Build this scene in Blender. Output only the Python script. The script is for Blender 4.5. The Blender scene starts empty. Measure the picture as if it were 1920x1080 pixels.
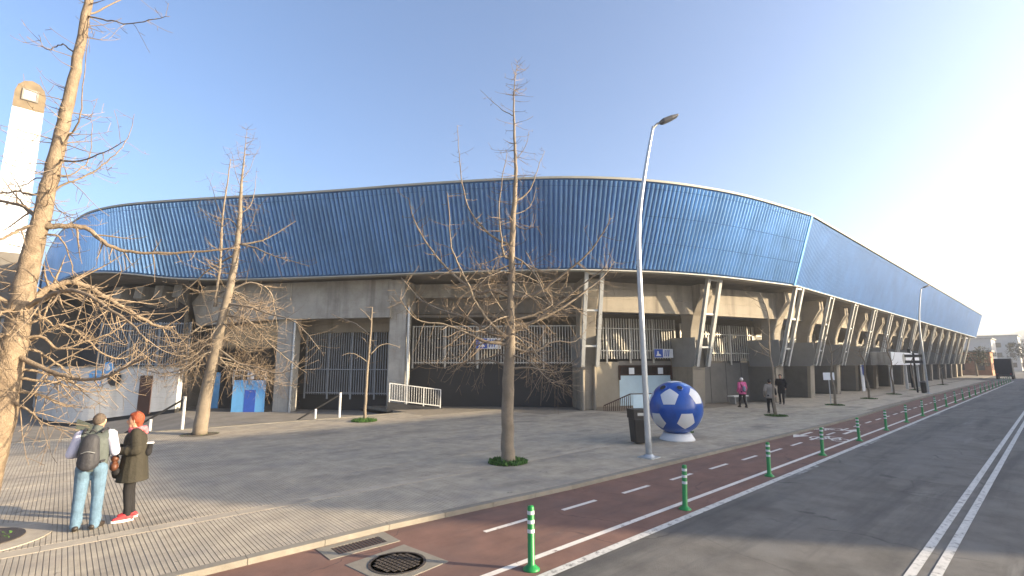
import bpy, bmesh, math, random
import numpy as np
from mathutils import Vector, Matrix, Quaternion

random.seed(7)
R = math.radians
SC = bpy.context.scene
COL = SC.collection

# ------------------------------------------------------------------ camera
# World: X runs along the road (away from the camera), Y from the road towards the stadium.
FPX, CAM_H = 916.0, 2.5
PITCH = math.atan(140 / 916.0)
HEAD = R(47.9)                                   # view heading, left of the road direction
CP, SP, CH, SH = math.cos(PITCH), math.sin(PITCH), math.cos(HEAD), math.sin(HEAD)
cam_d = bpy.data.cameras.new('camera')
cam_d.sensor_width = 36.0
cam_d.lens = FPX / 1920 * 36.0
cam_d.clip_start, cam_d.clip_end = 0.1, 4000
cam = bpy.data.objects.new('camera', cam_d)
COL.objects.link(cam)
cam.location = (0, 0, CAM_H)
_f = Vector((CH * CP, SH * CP, SP))
cam.rotation_euler = _f.to_track_quat('-Z', 'Y').to_euler()
SC.camera = cam

# ------------------------------------------------------------------ sky, sun, exposure
SUN_EL = R(13.7)
SUN_DIR = Vector((0.608 * math.cos(SUN_EL), -0.794 * math.cos(SUN_EL), math.sin(SUN_EL))).normalized()
world = bpy.data.worlds.new('World')
SC.world = world
world.use_nodes = True
wn = world.node_tree
bg = wn.nodes['Background']
sky = wn.nodes.new('ShaderNodeTexSky')
sky.sky_type = 'NISHITA'
sky.sun_disc = False
sky.sun_elevation = SUN_EL
sky.sun_rotation = math.atan2(SUN_DIR.x, SUN_DIR.y)
sky.air_density, sky.dust_density, sky.ozone_density = 0.75, 4.2, 2.5
wn.links.new(sky.outputs[0], bg.inputs[0])
bg.inputs[1].default_value = 0.145
sun_d = bpy.data.lights.new('sun', 'SUN')
sun_d.energy = 5.0
sun_d.angle = R(0.6)
sun_d.color = (1.0, 0.81, 0.55)
sun = bpy.data.objects.new('sun', sun_d)
COL.objects.link(sun)
sun.rotation_euler = SUN_DIR.to_track_quat('Z', 'Y').to_euler()
SC.view_settings.view_transform = 'Standard'
SC.view_settings.look = 'None'
SC.view_settings.gamma = 1
SC.view_settings.use_curve_mapping = False
SC.view_settings.exposure = 1.6
SC.cycles.use_denoising = True
SC.cycles.max_bounces = 6

# ------------------------------------------------------------------ helpers: measured points
def ray(x, y):
    a, b = x - 960.0, 540.0 - y
    return FPX * CP - b * SP, a, FPX * SP + b * CP
def fr(f, r):
    return f * CH + r * SH, f * SH - r * CH
def G(x, y, z=0.0):
    f, r, k = ray(x, y)
    t = (z - CAM_H) / k
    u, v = fr(f * t, r * t)
    return Vector((u, v, z))
def D(x, y, fwd):
    f, r, k = ray(x, y)
    t = fwd / f
    u, v = fr(fwd, r * t)
    return Vector((u, v, CAM_H + k * t))
def fwd_of(p):
    return p[0] * CH + p[1] * SH
def on_line(x, y, a, b):
    """where the plan direction of a measured point meets the plan line a-b; returns (point, parameter)"""
    f, r, k = ray(x, y)
    du, dv = fr(f, r)
    ex, ey = b[0] - a[0], b[1] - a[1]
    det = du * (-ey) + ex * dv
    t = (a[0] * (-ey) + ex * a[1]) / det
    s = (du * a[1] - dv * a[0]) / det
    return Vector((du * t, dv * t, CAM_H + k * t)), s

# ------------------------------------------------------------------ helpers: materials
MATS = {}
def mat(name, col, rough=0.8, var=0.15, scale=3.0, bump=0.0, bscale=40.0, metal=0.0, dirt=None, dscale=0.6, damt=0.5,
        rnd=0.0, spec=0.4, coat=0.0):
    m = bpy.data.materials.new(name)
    m.use_nodes = True
    nt = m.node_tree
    N, L = nt.nodes, nt.links
    b = N['Principled BSDF']
    b.inputs['Roughness'].default_value = rough
    b.inputs['Metallic'].default_value = metal
    b.inputs['Specular IOR Level'].default_value = spec
    b.inputs['Coat Weight'].default_value = coat
    tc = N.new('ShaderNodeNewGeometry')
    n1 = N.new('ShaderNodeTexNoise')
    n1.inputs['Scale'].default_value = scale
    n1.inputs['Detail'].default_value = 6
    n1.inputs['Roughness'].default_value = 0.65
    L.new(tc.outputs['Position'], n1.inputs['Vector'])
    mr = N.new('ShaderNodeMapRange')
    mr.inputs[1].default_value, mr.inputs[2].default_value = 0.3, 0.7
    mr.inputs[3].default_value, mr.inputs[4].default_value = 1 - var, 1 + var
    L.new(n1.outputs[0], mr.inputs[0])
    mul = N.new('ShaderNodeVectorMath')
    mul.operation = 'SCALE'
    mul.inputs[0].default_value = col[:3]
    L.new(mr.outputs[0], mul.inputs['Scale'])
    out = mul.outputs[0]
    if rnd:
        oi = N.new('ShaderNodeObjectInfo')
        m2 = N.new('ShaderNodeMapRange')
        m2.inputs[3].default_value, m2.inputs[4].default_value = 1 - rnd, 1 + rnd
        L.new(oi.outputs['Random'], m2.inputs[0])
        s2 = N.new('ShaderNodeVectorMath')
        s2.operation = 'SCALE'
        L.new(out, s2.inputs[0])
        L.new(m2.outputs[0], s2.inputs['Scale'])
        out = s2.outputs[0]
    if dirt:
        n2 = N.new('ShaderNodeTexNoise')
        n2.inputs['Scale'].default_value = dscale
        n2.inputs['Detail'].default_value = 8
        n2.inputs['Roughness'].default_value = 0.7
        L.new(tc.outputs['Position'], n2.inputs['Vector'])
        m3 = N.new('ShaderNodeMapRange')
        m3.inputs[1].default_value, m3.inputs[2].default_value = 0.48, 0.68
        m3.inputs[3].default_value, m3.inputs[4].default_value = 0, damt
        L.new(n2.outputs[0], m3.inputs[0])
        mx = N.new('ShaderNodeMix')
        mx.data_type = 'RGBA'
        L.new(m3.outputs[0], mx.inputs['Factor'])
        L.new(out, mx.inputs['A'])
        mx.inputs['B'].default_value = (*dirt, 1)
        out = mx.outputs['Result']
    L.new(out, b.inputs['Base Color'])
    if bump:
        n3 = N.new('ShaderNodeTexNoise')
        n3.inputs['Scale'].default_value = bscale
        n3.inputs['Detail'].default_value = 4
        L.new(tc.outputs['Position'], n3.inputs['Vector'])
        bp = N.new('ShaderNodeBump')
        bp.inputs['Strength'].default_value = bump
        bp.inputs['Distance'].default_value = 0.02
        L.new(n3.outputs[0], bp.inputs['Height'])
        L.new(bp.outputs[0], b.inputs['Normal'])
    MATS[name] = m
    return m

def paint_mat(name, col, under, wear=0.5, wscale=9.0):
    """road paint worn through to the surface under it"""
    m = mat(name, col, 0.75, 0.12, 6.0)
    nt = m.node_tree
    N, L = nt.nodes, nt.links
    b = N['Principled BSDF']
    src = b.inputs['Base Color'].links[0].from_socket
    geo = [n for n in N if n.bl_idname == 'ShaderNodeNewGeometry'][0]
    n2 = N.new('ShaderNodeTexNoise')
    n2.inputs['Scale'].default_value = wscale
    n2.inputs['Detail'].default_value = 10
    n2.inputs['Roughness'].default_value = 0.75
    L.new(geo.outputs['Position'], n2.inputs['Vector'])
    m3 = N.new('ShaderNodeMapRange')
    m3.inputs[1].default_value, m3.inputs[2].default_value = 0.62 - wear * 0.25, 0.72 - wear * 0.2
    L.new(n2.outputs[0], m3.inputs[0])
    mx = N.new('ShaderNodeMix')
    mx.data_type = 'RGBA'
    L.new(m3.outputs[0], mx.inputs['Factor'])
    L.new(src, mx.inputs['A'])
    mx.inputs['B'].default_value = (*under, 1)
    L.new(mx.outputs['Result'], b.inputs['Base Color'])
    return m

mat('asphalt', (0.118, 0.111, 0.102), 0.85, 0.32, 1.3, 0.5, 130, dirt=(0.15, 0.147, 0.14), dscale=0.55, damt=0.8)
mat('bike_red', (0.165, 0.09, 0.07), 0.9, 0.2, 2.0, 0.35, 150, dirt=(0.13, 0.085, 0.075), dscale=0.8, damt=0.7)
mat('paving', (0.41, 0.355, 0.275), 0.85, 0.2, 2.2, 0.3, 60, dirt=(0.25, 0.228, 0.20), dscale=0.7, damt=0.8, rnd=0.10)
mat('paving_joint', (0.22, 0.19, 0.15), 0.95, 0.2, 3.0, 0.2, 60)
mat('slab', (0.36, 0.315, 0.25), 0.85, 0.16, 3.0, 0.25, 60, dirt=(0.24, 0.22, 0.19), dscale=0.9, damt=0.6, rnd=0.1)
mat('kerb', (0.21, 0.19, 0.155), 0.85, 0.15, 5.0, 0.3, 60, rnd=0.09, dirt=(0.2, 0.18, 0.15), dscale=1.5, damt=0.5)
mat('concrete', (0.29, 0.255, 0.20), 0.85, 0.18, 1.1, 0.3, 25, dirt=(0.15, 0.125, 0.095), dscale=0.55, damt=0.7)
mat('concrete_grey', (0.37, 0.355, 0.32), 0.85, 0.16, 1.1, 0.3, 25, dirt=(0.2, 0.185, 0.16), dscale=0.5, damt=0.6)
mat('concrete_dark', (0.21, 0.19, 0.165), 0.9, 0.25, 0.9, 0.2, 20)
mat('annex_grey', (0.15, 0.135, 0.115), 0.9, 0.2, 0.8, dirt=(0.10, 0.09, 0.08), damt=0.6)
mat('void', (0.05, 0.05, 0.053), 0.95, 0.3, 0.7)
mat('earth', (0.10, 0.08, 0.055), 0.95, 0.35, 5.0, 0.6, 60)
mat('blue_metal', (0.225, 0.425, 0.72), 0.38, 0.14, 0.6, metal=0.7, spec=0.5, rnd=0.07)  # paler than the backing: sky reflection on the ribs put into the colour
mat('blue_back', (0.075, 0.20, 0.44), 0.45, 0.12, 0.5, metal=0.5)  # darker than the ribs: bright and shaded stripes deepened by colour
mat('blue_flat', (0.048, 0.135, 0.33), 0.55, 0.16, 0.5, metal=0.2, spec=0.3, dirt=(0.04, 0.12, 0.29), dscale=0.3, damt=0.7)  # straight side: blue darkened in colour to offset the sun falling on it
mat('rim', (0.36, 0.355, 0.31), 0.6, 0.08, 2.0)
mat('steel', (0.46, 0.46, 0.43), 0.5, 0.12, 3.0, metal=0.1)
mat('steel_plate', (0.25, 0.255, 0.25), 0.55, 0.12, 1.5, metal=0.2)
mat('lamp_dark', (0.10, 0.10, 0.105), 0.5, 0.1, 4.0, metal=0.3)
mat('galv', (0.47, 0.49, 0.50), 0.42, 0.1, 6.0, metal=0.55)
mat('fence_grey', (0.50, 0.48, 0.43), 0.55, 0.1, 4.0, metal=0.2)
mat('fence_blue', (0.26, 0.28, 0.30), 0.55, 0.1, 4.0, metal=0.2)
mat('black_wall', (0.022, 0.023, 0.026), 0.7, 0.15, 1.0)
mat('grey_wall', (0.15, 0.142, 0.126), 0.8, 0.1, 1.2, dirt=(0.09, 0.085, 0.075), dscale=0.9, damt=0.5)
mat('taupe_wall', (0.31, 0.275, 0.215), 0.85, 0.1, 1.5)
mat('white_wall', (0.62, 0.61, 0.58), 0.8, 0.06, 1.0, dirt=(0.42, 0.41, 0.38), dscale=0.5, damt=0.5)
mat('white_paint', (0.58, 0.58, 0.56), 0.5, 0.06, 3.0)
mat('tower_white', (0.50, 0.53, 0.58), 0.8, 0.05, 0.5, 0.1, 20)
mat('tower_stain', (0.15, 0.115, 0.07), 0.9, 0.25, 1.2)
mat('pale_blue', (0.52, 0.66, 0.72), 0.5, 0.06, 2.0)
mat('sky_blue', (0.13, 0.38, 0.70), 0.5, 0.1, 2.0)
mat('poster_blue', (0.03, 0.09, 0.42), 0.5, 0.1, 4.0)
mat('sign_white', (0.78, 0.79, 0.80), 0.5, 0.04, 3.0)
mat('parapet_green', (0.05, 0.06, 0.05), 0.8)
mat('brown_door', (0.045, 0.018, 0.012), 0.6, 0.2, 2.0)
mat('black_plastic', (0.018, 0.018, 0.019), 0.45, 0.1, 8.0)
mat('ball_blue', (0.008, 0.075, 0.36), 0.33, 0.1, 2.5, coat=0.3)
mat('ball_white', (0.66, 0.66, 0.66), 0.45, 0.05, 3.0)
mat('green_plastic', (0.012, 0.20, 0.045), 0.4, 0.1, 10.0)
mat('band_white', (0.55, 0.58, 0.58), 0.35, 0.05, 10.0)
mat('bark', (0.225, 0.17, 0.115), 0.9, 0.3, 9.0, 0.7, 45, dirt=(0.12, 0.085, 0.055), dscale=5, damt=0.8)
mat('bark_pale', (0.225, 0.185, 0.138), 0.9, 0.25, 8.0, 0.6, 45, dirt=(0.13, 0.10, 0.07), dscale=4, damt=0.8)
mat('twig', (0.22, 0.165, 0.112), 0.9, 0.35, 3.0)
mat('grass', (0.045, 0.115, 0.018), 0.8, 0.4, 14.0)
mat('cast_iron', (0.07, 0.058, 0.05), 0.6, 0.25, 20.0, 0.6, 60, metal=0.3)
mat('skin', (0.52, 0.29, 0.19), 0.55, 0.06, 12)
mat('hair_grey', (0.10, 0.075, 0.055), 0.7, 0.3, 40, 0.5, 120)
mat('hair_red', (0.26, 0.055, 0.02), 0.6, 0.3, 40, 0.5, 120)
mat('hair_dark', (0.02, 0.016, 0.014), 0.6, 0.3, 40)
mat('hat_white', (0.7, 0.66, 0.64), 0.8, 0.1, 10)
mat('vest_green', (0.075, 0.088, 0.082), 0.75, 0.2, 12, 0.4, 30)
mat('shirt_white', (0.47, 0.47, 0.58), 0.8, 0.06, 10, 0.4, 18)
mat('jeans', (0.105, 0.175, 0.245), 0.9, 0.22, 9, 0.5, 16)
mat('shoe_dark', (0.03, 0.024, 0.02), 0.5, 0.2, 10)
mat('pack_grey', (0.032, 0.032, 0.037), 0.65, 0.25, 14, 0.4, 30)
mat('parka', (0.03, 0.026, 0.017), 0.85, 0.2, 9, 0.5, 18)
mat('black_cloth', (0.012, 0.011, 0.012), 0.85, 0.2, 9)
mat('shoe_red', (0.42, 0.035, 0.04), 0.6, 0.15, 14)
mat('sole_white', (0.7, 0.68, 0.64), 0.6, 0.05, 9)
mat('scarf_pink', (0.62, 0.16, 0.18), 0.9, 0.25, 20, 0.5, 40)
mat('leather_brown', (0.10, 0.035, 0.016), 0.5, 0.25, 10)
mat('pink_cloth', (0.55, 0.10, 0.24), 0.85, 0.12, 10)
mat('beige_cloth', (0.24, 0.21, 0.18), 0.85, 0.12, 10)
mat('bluegrey_cloth', (0.15, 0.19, 0.24), 0.8, 0.15, 12)
mat('brick_far', (0.36, 0.17, 0.09), 0.9, 0.25, 1.0)
mat('render_cream', (0.42, 0.39, 0.34), 0.9, 0.1, 0.4)
mat('render_white', (0.46, 0.455, 0.44), 0.9, 0.08, 0.4)
mat('glass_dark', (0.03, 0.035, 0.04), 0.12, 0.1, 1.0, spec=0.6)
mat('roof_tile', (0.26, 0.12, 0.07), 0.9, 0.2, 1.0)
mat('far_leaf', (0.12, 0.115, 0.075), 0.9, 0.4, 2.0)
mat('hill', (0.11, 0.135, 0.10), 0.95, 0.3, 0.02)
mat('eye', (0.02, 0.015, 0.012), 0.3, 0.0, 3)
mat('lip', (0.36, 0.12, 0.10), 0.5, 0.0, 3)
paint_mat('paint_white', (0.52, 0.51, 0.48), (0.14, 0.137, 0.13), 0.42, 11.0)
paint_mat('paint_faded', (0.34, 0.34, 0.33), (0.10, 0.098, 0.094), 0.9, 5.0)
paint_mat('paint_fresh', (0.62, 0.58, 0.53), (0.13, 0.075, 0.065), 0.18, 7.0)

def add_streaks(name, col, vscale, lo, hi, amt):
    m = MATS[name]; N, L = m.node_tree.nodes, m.node_tree.links
    b = N['Principled BSDF']; src = b.inputs['Base Color'].links[0].from_socket
    geo = [n for n in N if n.bl_idname == 'ShaderNodeNewGeometry'][0]
    vm = N.new('ShaderNodeVectorMath'); vm.operation = 'MULTIPLY'; vm.inputs[1].default_value = vscale
    L.new(geo.outputs['Position'], vm.inputs[0])
    n2 = N.new('ShaderNodeTexNoise'); n2.inputs['Scale'].default_value = 1.0; n2.inputs['Detail'].default_value = 7; n2.inputs['Roughness'].default_value = .62
    L.new(vm.outputs[0], n2.inputs['Vector'])
    mr = N.new('ShaderNodeMapRange'); mr.inputs[1].default_value, mr.inputs[2].default_value = lo, hi; mr.inputs[4].default_value = amt
    L.new(n2.outputs[0], mr.inputs[0])
    mx = N.new('ShaderNodeMix'); mx.data_type = 'RGBA'
    L.new(mr.outputs[0], mx.inputs['Factor']); L.new(src, mx.inputs['A']); mx.inputs['B'].default_value = (*col, 1)
    L.new(mx.outputs['Result'], b.inputs['Base Color'])
add_streaks('asphalt', (0.052, 0.052, 0.055), (.12, 1.3, 1), .5, .66, .75)
add_streaks('asphalt', (0.20, 0.195, 0.185), (.25, 2.2, 1), .60, .74, .7)
add_streaks('asphalt', (0.03, 0.03, 0.03), (.9, .5, 1), .655, .675, .6)
add_streaks('bike_red', (0.075, 0.05, 0.047), (.2, 1.6, 1), .52, .7, .7)
add_streaks('bike_red', (0.20, 0.15, 0.13), (1.5, 2.5, 1), .62, .76, .6)
add_streaks('paving', (0.17, 0.15, 0.125), (.35, .8, 1), .53, .70, .75)
add_streaks('paving', (0.10, 0.09, 0.08), (2.2, 2.6, 1), .655, .70, .7)
add_streaks('concrete', (0.12, 0.10, 0.08), (1.6, 1.6, .12), .5, .72, .75)
add_streaks('concrete_grey', (0.14, 0.13, 0.115), (1.6, 1.6, .12), .5, .72, .7)
add_streaks('blue_back', (0.03, 0.10, 0.26), (.8, .8, .08), .5, .7, .6)
add_streaks('ball_blue', (0.008, 0.045, 0.20), (3, 3, 2), .52, .7, .7)
add_streaks('white_wall', (0.40, 0.39, 0.36), (1.2, 1.2, .15), .5, .7, .6)
def add_joints(name, pitch, depth, rot=0.0):
    """fine horizontal joints on a wall material, in relief only"""
    m = MATS[name]
    nt = m.node_tree
    N, L = nt.nodes, nt.links
    geo = [n for n in N if n.bl_idname == 'ShaderNodeNewGeometry'][0]
    sep = N.new('ShaderNodeSeparateXYZ')
    L.new(geo.outputs['Position'], sep.inputs[0])
    md = N.new('ShaderNodeMath'); md.operation = 'MODULO'; md.inputs[1].default_value = pitch
    ad = N.new('ShaderNodeMath'); ad.operation = 'ADD'; ad.inputs[1].default_value = 10
    L.new(sep.outputs['Z'], ad.inputs[0]); L.new(ad.outputs[0], md.inputs[0])
    gt = N.new('ShaderNodeMath'); gt.operation = 'GREATER_THAN'; gt.inputs[1].default_value = 0.02
    L.new(md.outputs[0], gt.inputs[0])
    bp = N.new('ShaderNodeBump'); bp.inputs['Strength'].default_value = 0.8; bp.inputs['Distance'].default_value = depth
    L.new(gt.outputs[0], bp.inputs['Height'])
    ni = N['Principled BSDF'].inputs['Normal']
    if ni.links: L.new(ni.links[0].from_socket, bp.inputs['Normal'])
    L.new(bp.outputs[0], ni)
add_joints('white_wall', 0.3, 0.02)
add_joints('concrete', 0.55, 0.012)
add_joints('concrete_grey', 0.55, 0.010)
def add_cracks(name, col, scale, width, amt):
    m = MATS[name]; N, L = m.node_tree.nodes, m.node_tree.links
    b = N['Principled BSDF']; src = b.inputs['Base Color'].links[0].from_socket
    geo = [n for n in N if n.bl_idname == 'ShaderNodeNewGeometry'][0]
    nz = N.new('ShaderNodeTexNoise'); nz.inputs['Scale'].default_value = 1.1; nz.inputs['Detail'].default_value = 6
    L.new(geo.outputs['Position'], nz.inputs['Vector'])
    ad = N.new('ShaderNodeVectorMath'); ad.operation = 'MULTIPLY_ADD'; ad.inputs[1].default_value = (.9, .9, 0)
    L.new(nz.outputs['Color'], ad.inputs[0]); L.new(geo.outputs['Position'], ad.inputs[2])
    vo = N.new('ShaderNodeTexVoronoi'); vo.feature = 'DISTANCE_TO_EDGE'; vo.inputs['Scale'].default_value = scale
    L.new(ad.outputs[0], vo.inputs['Vector'])
    mr = N.new('ShaderNodeMapRange'); mr.inputs[1].default_value, mr.inputs[2].default_value = 0, width; mr.inputs[3].default_value, mr.inputs[4].default_value = amt, 0
    L.new(vo.outputs['Distance'], mr.inputs[0])
    n2 = N.new('ShaderNodeTexNoise'); n2.inputs['Scale'].default_value = .35
    L.new(geo.outputs['Position'], n2.inputs['Vector'])
    m2 = N.new('ShaderNodeMapRange'); m2.inputs[1].default_value, m2.inputs[2].default_value = .48, .56
    L.new(n2.outputs[0], m2.inputs[0])
    mu = N.new('ShaderNodeMath'); mu.operation = 'MULTIPLY'; L.new(mr.outputs[0], mu.inputs[0]); L.new(m2.outputs[0], mu.inputs[1])
    mx = N.new('ShaderNodeMix'); mx.data_type = 'RGBA'
    L.new(mu.outputs[0], mx.inputs['Factor']); L.new(src, mx.inputs['A']); mx.inputs['B'].default_value = (*col, 1)
    L.new(mx.outputs['Result'], b.inputs['Base Color'])
add_cracks('asphalt', (0.035, 0.035, 0.036), .33, .008, .8)
add_cracks('bike_red', (0.05, 0.035, 0.033), .4, .006, .7)

# ------------------------------------------------------------------ helpers: meshes and objects
class MB:
    def __init__(s):
        s.v, s.f = [], []
    def add(s, vs, fs):
        o = len(s.v)
        s.v += [tuple(x) for x in vs]
        s.f += [tuple(i + o for i in f) for f in fs]
        return s
    def box(s, lo, hi, M=None):
        x0, y0, z0 = lo; x1, y1, z1 = hi
        vs = [Vector(p) for p in ((x0,y0,z0),(x1,y0,z0),(x1,y1,z0),(x0,y1,z0),(x0,y0,z1),(x1,y0,z1),(x1,y1,z1),(x0,y1,z1))]
        if M: vs = [M @ p for p in vs]
        return s.add(vs, [(0,3,2,1),(4,5,6,7),(0,1,5,4),(1,2,6,5),(2,3,7,6),(3,0,4,7)])
    def bar(s, a, b, w, h, up=(0,0,1)):
        """rectangular bar from a to b, w across, h along up"""
        a, b = Vector(a), Vector(b)
        d = (b - a).normalized()
        x = d.cross(Vector(up)).normalized()
        y = x.cross(d).normalized()
        vs = []
        for p in (a, b):
            for sx, sy in ((-1,-1),(1,-1),(1,1),(-1,1)):
                vs.append(p + x * (sx * w / 2) + y * (sy * h / 2))
        return s.add(vs, [(0,1,2,3),(7,6,5,4),(0,4,5,1),(1,5,6,2),(2,6,7,3),(3,7,4,0)])
    def prism(s, poly, M0, ext):
        """polygon of 3-D points extruded by the vector ext"""
        n = len(poly)
        e = Vector(ext)
        vs = [Vector(p) for p in poly] + [Vector(p) + e for p in poly]
        fs = [tuple(range(n))[::-1], tuple(range(n, 2 * n))]
        fs += [(i, (i + 1) % n, n + (i + 1) % n, n + i) for i in range(n)]
        return s.add(vs, fs)
    def tube(s, pts, rad, n=6, cap=True):
        pts = [Vector(p) for p in pts]
        k = len(pts)
        prev = None
        vs = []
        for i, p in enumerate(pts):
            t = (pts[min(i + 1, k - 1)] - pts[max(i - 1, 0)])
            if t.length < 1e-9: t = Vector((0, 0, 1))
            t.normalize()
            if prev is None:
                a = Vector((1, 0, 0)) if abs(t.x) < 0.9 else Vector((0, 1, 0))
                x = t.cross(a).normalized()
            else:
                x = prev - t * prev.dot(t)
                x = x.normalized() if x.length > 1e-6 else t.orthogonal().normalized()
            prev = x
            y = t.cross(x)
            r = rad[i] if hasattr(rad, '__len__') else rad
            for j in range(n):
                a = 2 * math.pi * j / n
                vs.append(p + x * (r * math.cos(a)) + y * (r * math.sin(a)))
        fs = []
        for i in range(k - 1):
            for j in range(n):
                j2 = (j + 1) % n
                fs.append((i * n + j, i * n + j2, (i + 1) * n + j2, (i + 1) * n + j))
        if cap:
            fs.append(tuple(range(n))[::-1])
            fs.append(tuple((k - 1) * n + j for j in range(n)))
        return s.add(vs, fs)
    def lathe(s, prof, n=24, c=(0, 0, 0)):
        c = Vector(c)
        return s.tube([c + Vector((0, 0, z)) for r, z in prof], [max(r, 1e-4) for r, z in prof], n)
    def disc(s, c, r, n=24, ry=None, rot=0.0):
        ry = ry or r
        vs = []
        for j in range(n):
            a = 2 * math.pi * j / n
            x, y = r * math.cos(a), ry * math.sin(a)
            vs.append((c[0] + x * math.cos(rot) - y * math.sin(rot), c[1] + x * math.sin(rot) + y * math.cos(rot), c[2]))
        return s.add(vs, [tuple(range(n))])
    def mesh(s, name, smooth=False):
        me = bpy.data.meshes.new(name)
        me.from_pydata(s.v, [], s.f)
        me.validate()
        bm = bmesh.new(); bm.from_mesh(me)
        bmesh.ops.recalc_face_normals(bm, faces=bm.faces)
        bm.to_mesh(me); bm.free()
        if smooth:
            me.shade_smooth()
        return me
    def build(s, name, m, parent=None, smooth=False, bevel=0.0):
        me = s.mesh(name, smooth)
        me.materials.append(MATS[m])
        o = link(name, me, parent)
        if bevel:
            b = o.modifiers.new('bevel', 'BEVEL')
            b.width = bevel; b.segments = 2; b.limit_method = 'ANGLE'
        return o

def link(name, data, parent=None):
    o = bpy.data.objects.new(name, data)
    COL.objects.link(o)
    if parent is not None:
        o.parent = parent
        o.matrix_parent_inverse = Matrix.Identity(4)
    return o
def tag(o, label=None, cat=None, group=None, kind=None):
    if label: o['label'] = label
    if cat: o['category'] = cat
    if group: o['group'] = group
    if kind: o['kind'] = kind
    return o
def empty(name, loc=(0, 0, 0), rz=0.0, **k):
    o = link(name, None)
    o.location = loc
    o.rotation_euler = (0, 0, rz)
    o.empty_display_size = 0.2
    tag(o, **k)
    return o
def copy_tree(o, parent=None):
    c = o.copy()
    COL.objects.link(c)
    c.parent = parent
    for ch in list(o.children):
        if ch != c:
            copy_tree(ch, c)
    return c
ORD = ['first','second','third','fourth','fifth','sixth','seventh','eighth','ninth','tenth','eleventh','twelfth','thirteenth','fourteenth',
       'fifteenth','sixteenth','seventeenth','eighteenth','nineteenth','twentieth','twenty-first','twenty-second','twenty-third',
       'twenty-fourth','twenty-fifth','twenty-sixth','twenty-seventh','twenty-eighth','twenty-ninth','thirtieth']
def V2(a): return Vector((a[0], a[1]))
def catmull(pts, sub=12):
    out = []
    P = [pts[0]] + list(pts) + [pts[-1]]
    for i in range(1, len(P) - 2):
        a, b, c, d = (np.array(P[i + k], float) for k in (-1, 0, 1, 2))
        for j in range(sub):
            t = j / sub
            out.append(0.5 * ((2 * b) + (c - a) * t + (2 * a - 5 * b + 4 * c - d) * t * t + (3 * b - a - 3 * c + d) * t ** 3))
    out.append(np.array(P[-2], float))
    return out

# ------------------------------------------------------------------ ground, road, bike lane, pavement
ZR = -0.08            # road and bike lane; the pavement top is 0
COURT = -1.2          # sunken court in front of the corner of the stadium
EDGE_V, EDGE_U = 22.6, 13.2
BIKE_V0, BIKE_V1 = 4.52, 7.0
def kerb_v(u):
    return float(np.interp(u, [-30, 1, 4, 8, 20, 27, 44, 98, 101, 140], [7.35, 7.3, 7.28, 7.0, 6.72, 6.62, 6.95, 6.95, 8.7, 8.9]))

mb = MB()
us, vs_ = [-1500, -60, EDGE_U, 1500], [-1500, EDGE_V, 62, 1500]
for i in range(3):
    for j in range(3):
        if (i, j) == (1, 1): continue
        mb.add([(us[i], vs_[j], -0.14), (us[i+1], vs_[j], -0.14), (us[i+1], vs_[j+1], -0.14), (us[i], vs_[j+1], -0.14)], [(0, 1, 2, 3)])
tag(mb.build('ground', 'concrete_dark'), kind='structure')
mb = MB()
cu = [(-60, COURT), (0.5, COURT), (5.0, -.3), (EDGE_U, -.3)]
mb.add([(a, EDGE_V, z) for a, z in cu] + [(a, 62, z) for a, z in cu], [(i, i + 1, i + 5, i + 4) for i in range(3)])
tag(mb.build('lower_court', 'concrete_dark'), kind='structure')
mb = MB()
mb.add([(-60, -4.2, ZR), (420, -4.2, ZR), (420, 9.2, ZR), (97.9, 9.2, ZR), (97.9, BIKE_V0, ZR), (-60, BIKE_V0, ZR)], [(0, 1, 2, 3, 4, 5)])
tag(mb.build('road', 'asphalt'), kind='structure')
mb = MB()
L0 = [(-60, BIKE_V0), (98, BIKE_V0)] + [(u, kerb_v(u)) for u in (98, 44, 27, 20, 8, 4, 1, -30, -60)]
mb.add([(a, b, ZR + 0.004) for a, b in L0], [tuple(range(len(L0)))])
tag(mb.build('bike_lane', 'bike_red'), kind='structure')
mb = MB()
mb.box((-60, -8.5, -0.2), (420, -4.2, 0.04))
tag(mb.build('far_pavement', 'slab'), kind='structure')

# pavement: bed (joint colour) + proud strips
pav = MB()
uu = [-60, -30, 1, 4, 8, 20, 27, 44, 98, 101, 140]
inner = [(140, 14.6), (34, 14.6), (27, 16.4), (22.2, 19.5), (16.6, 25.4), (EDGE_U + 0.2, 27.6), (EDGE_U, EDGE_V), (-60, EDGE_V)]
ring = [(u, kerb_v(u) + 0.02) for u in uu] + inner
pav.prism([(a, b, -0.13) for a, b in ring], None, (0, 0, 0.125))
PAV = pav.build('pavement', 'paving_joint')
tag(PAV, kind='structure')
PITCH_S = 0.058
BAND_V0, BAND_V1 = 9.42, 9.72
rest = MB()
u = -9.0
while u < 32:
    kv = kerb_v(u) + 0.15
    vmax = EDGE_V - 0.26
    if u > 12.9: vmax = 20.6
    if u > 17.5: vmax = 17.0
    if u > 21: vmax = 14.2
    if u > 27: vmax = 13.2
    w, c = PITCH_S * .90, .003
    for v0, v1 in ((kv, BAND_V0), (BAND_V1, vmax)):
        k = max(1, round((v1 - v0) / 1.6))
        for j in range(k):
            a, b = v0 + (v1 - v0) * j / k + .004, v0 + (v1 - v0) * (j + 1) / k - .004
            dz = random.uniform(-.0012, .0012)
            rest.add([(u, a, -.008), (u + w, a, -.008), (u + w, b, -.008), (u, b, -.008), (u + c, a + c, dz), (u + w - c, a + c, dz), (u + w - c, b - c, dz), (u + c, b - c, dz)],
                     [(4, 5, 6, 7), (0, 1, 5, 4), (1, 2, 6, 5), (2, 3, 7, 6), (3, 0, 4, 7)])
    u += PITCH_S
tag(rest.build('paving_strips', 'paving', PAV), kind='stuff')
mb = MB()
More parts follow.
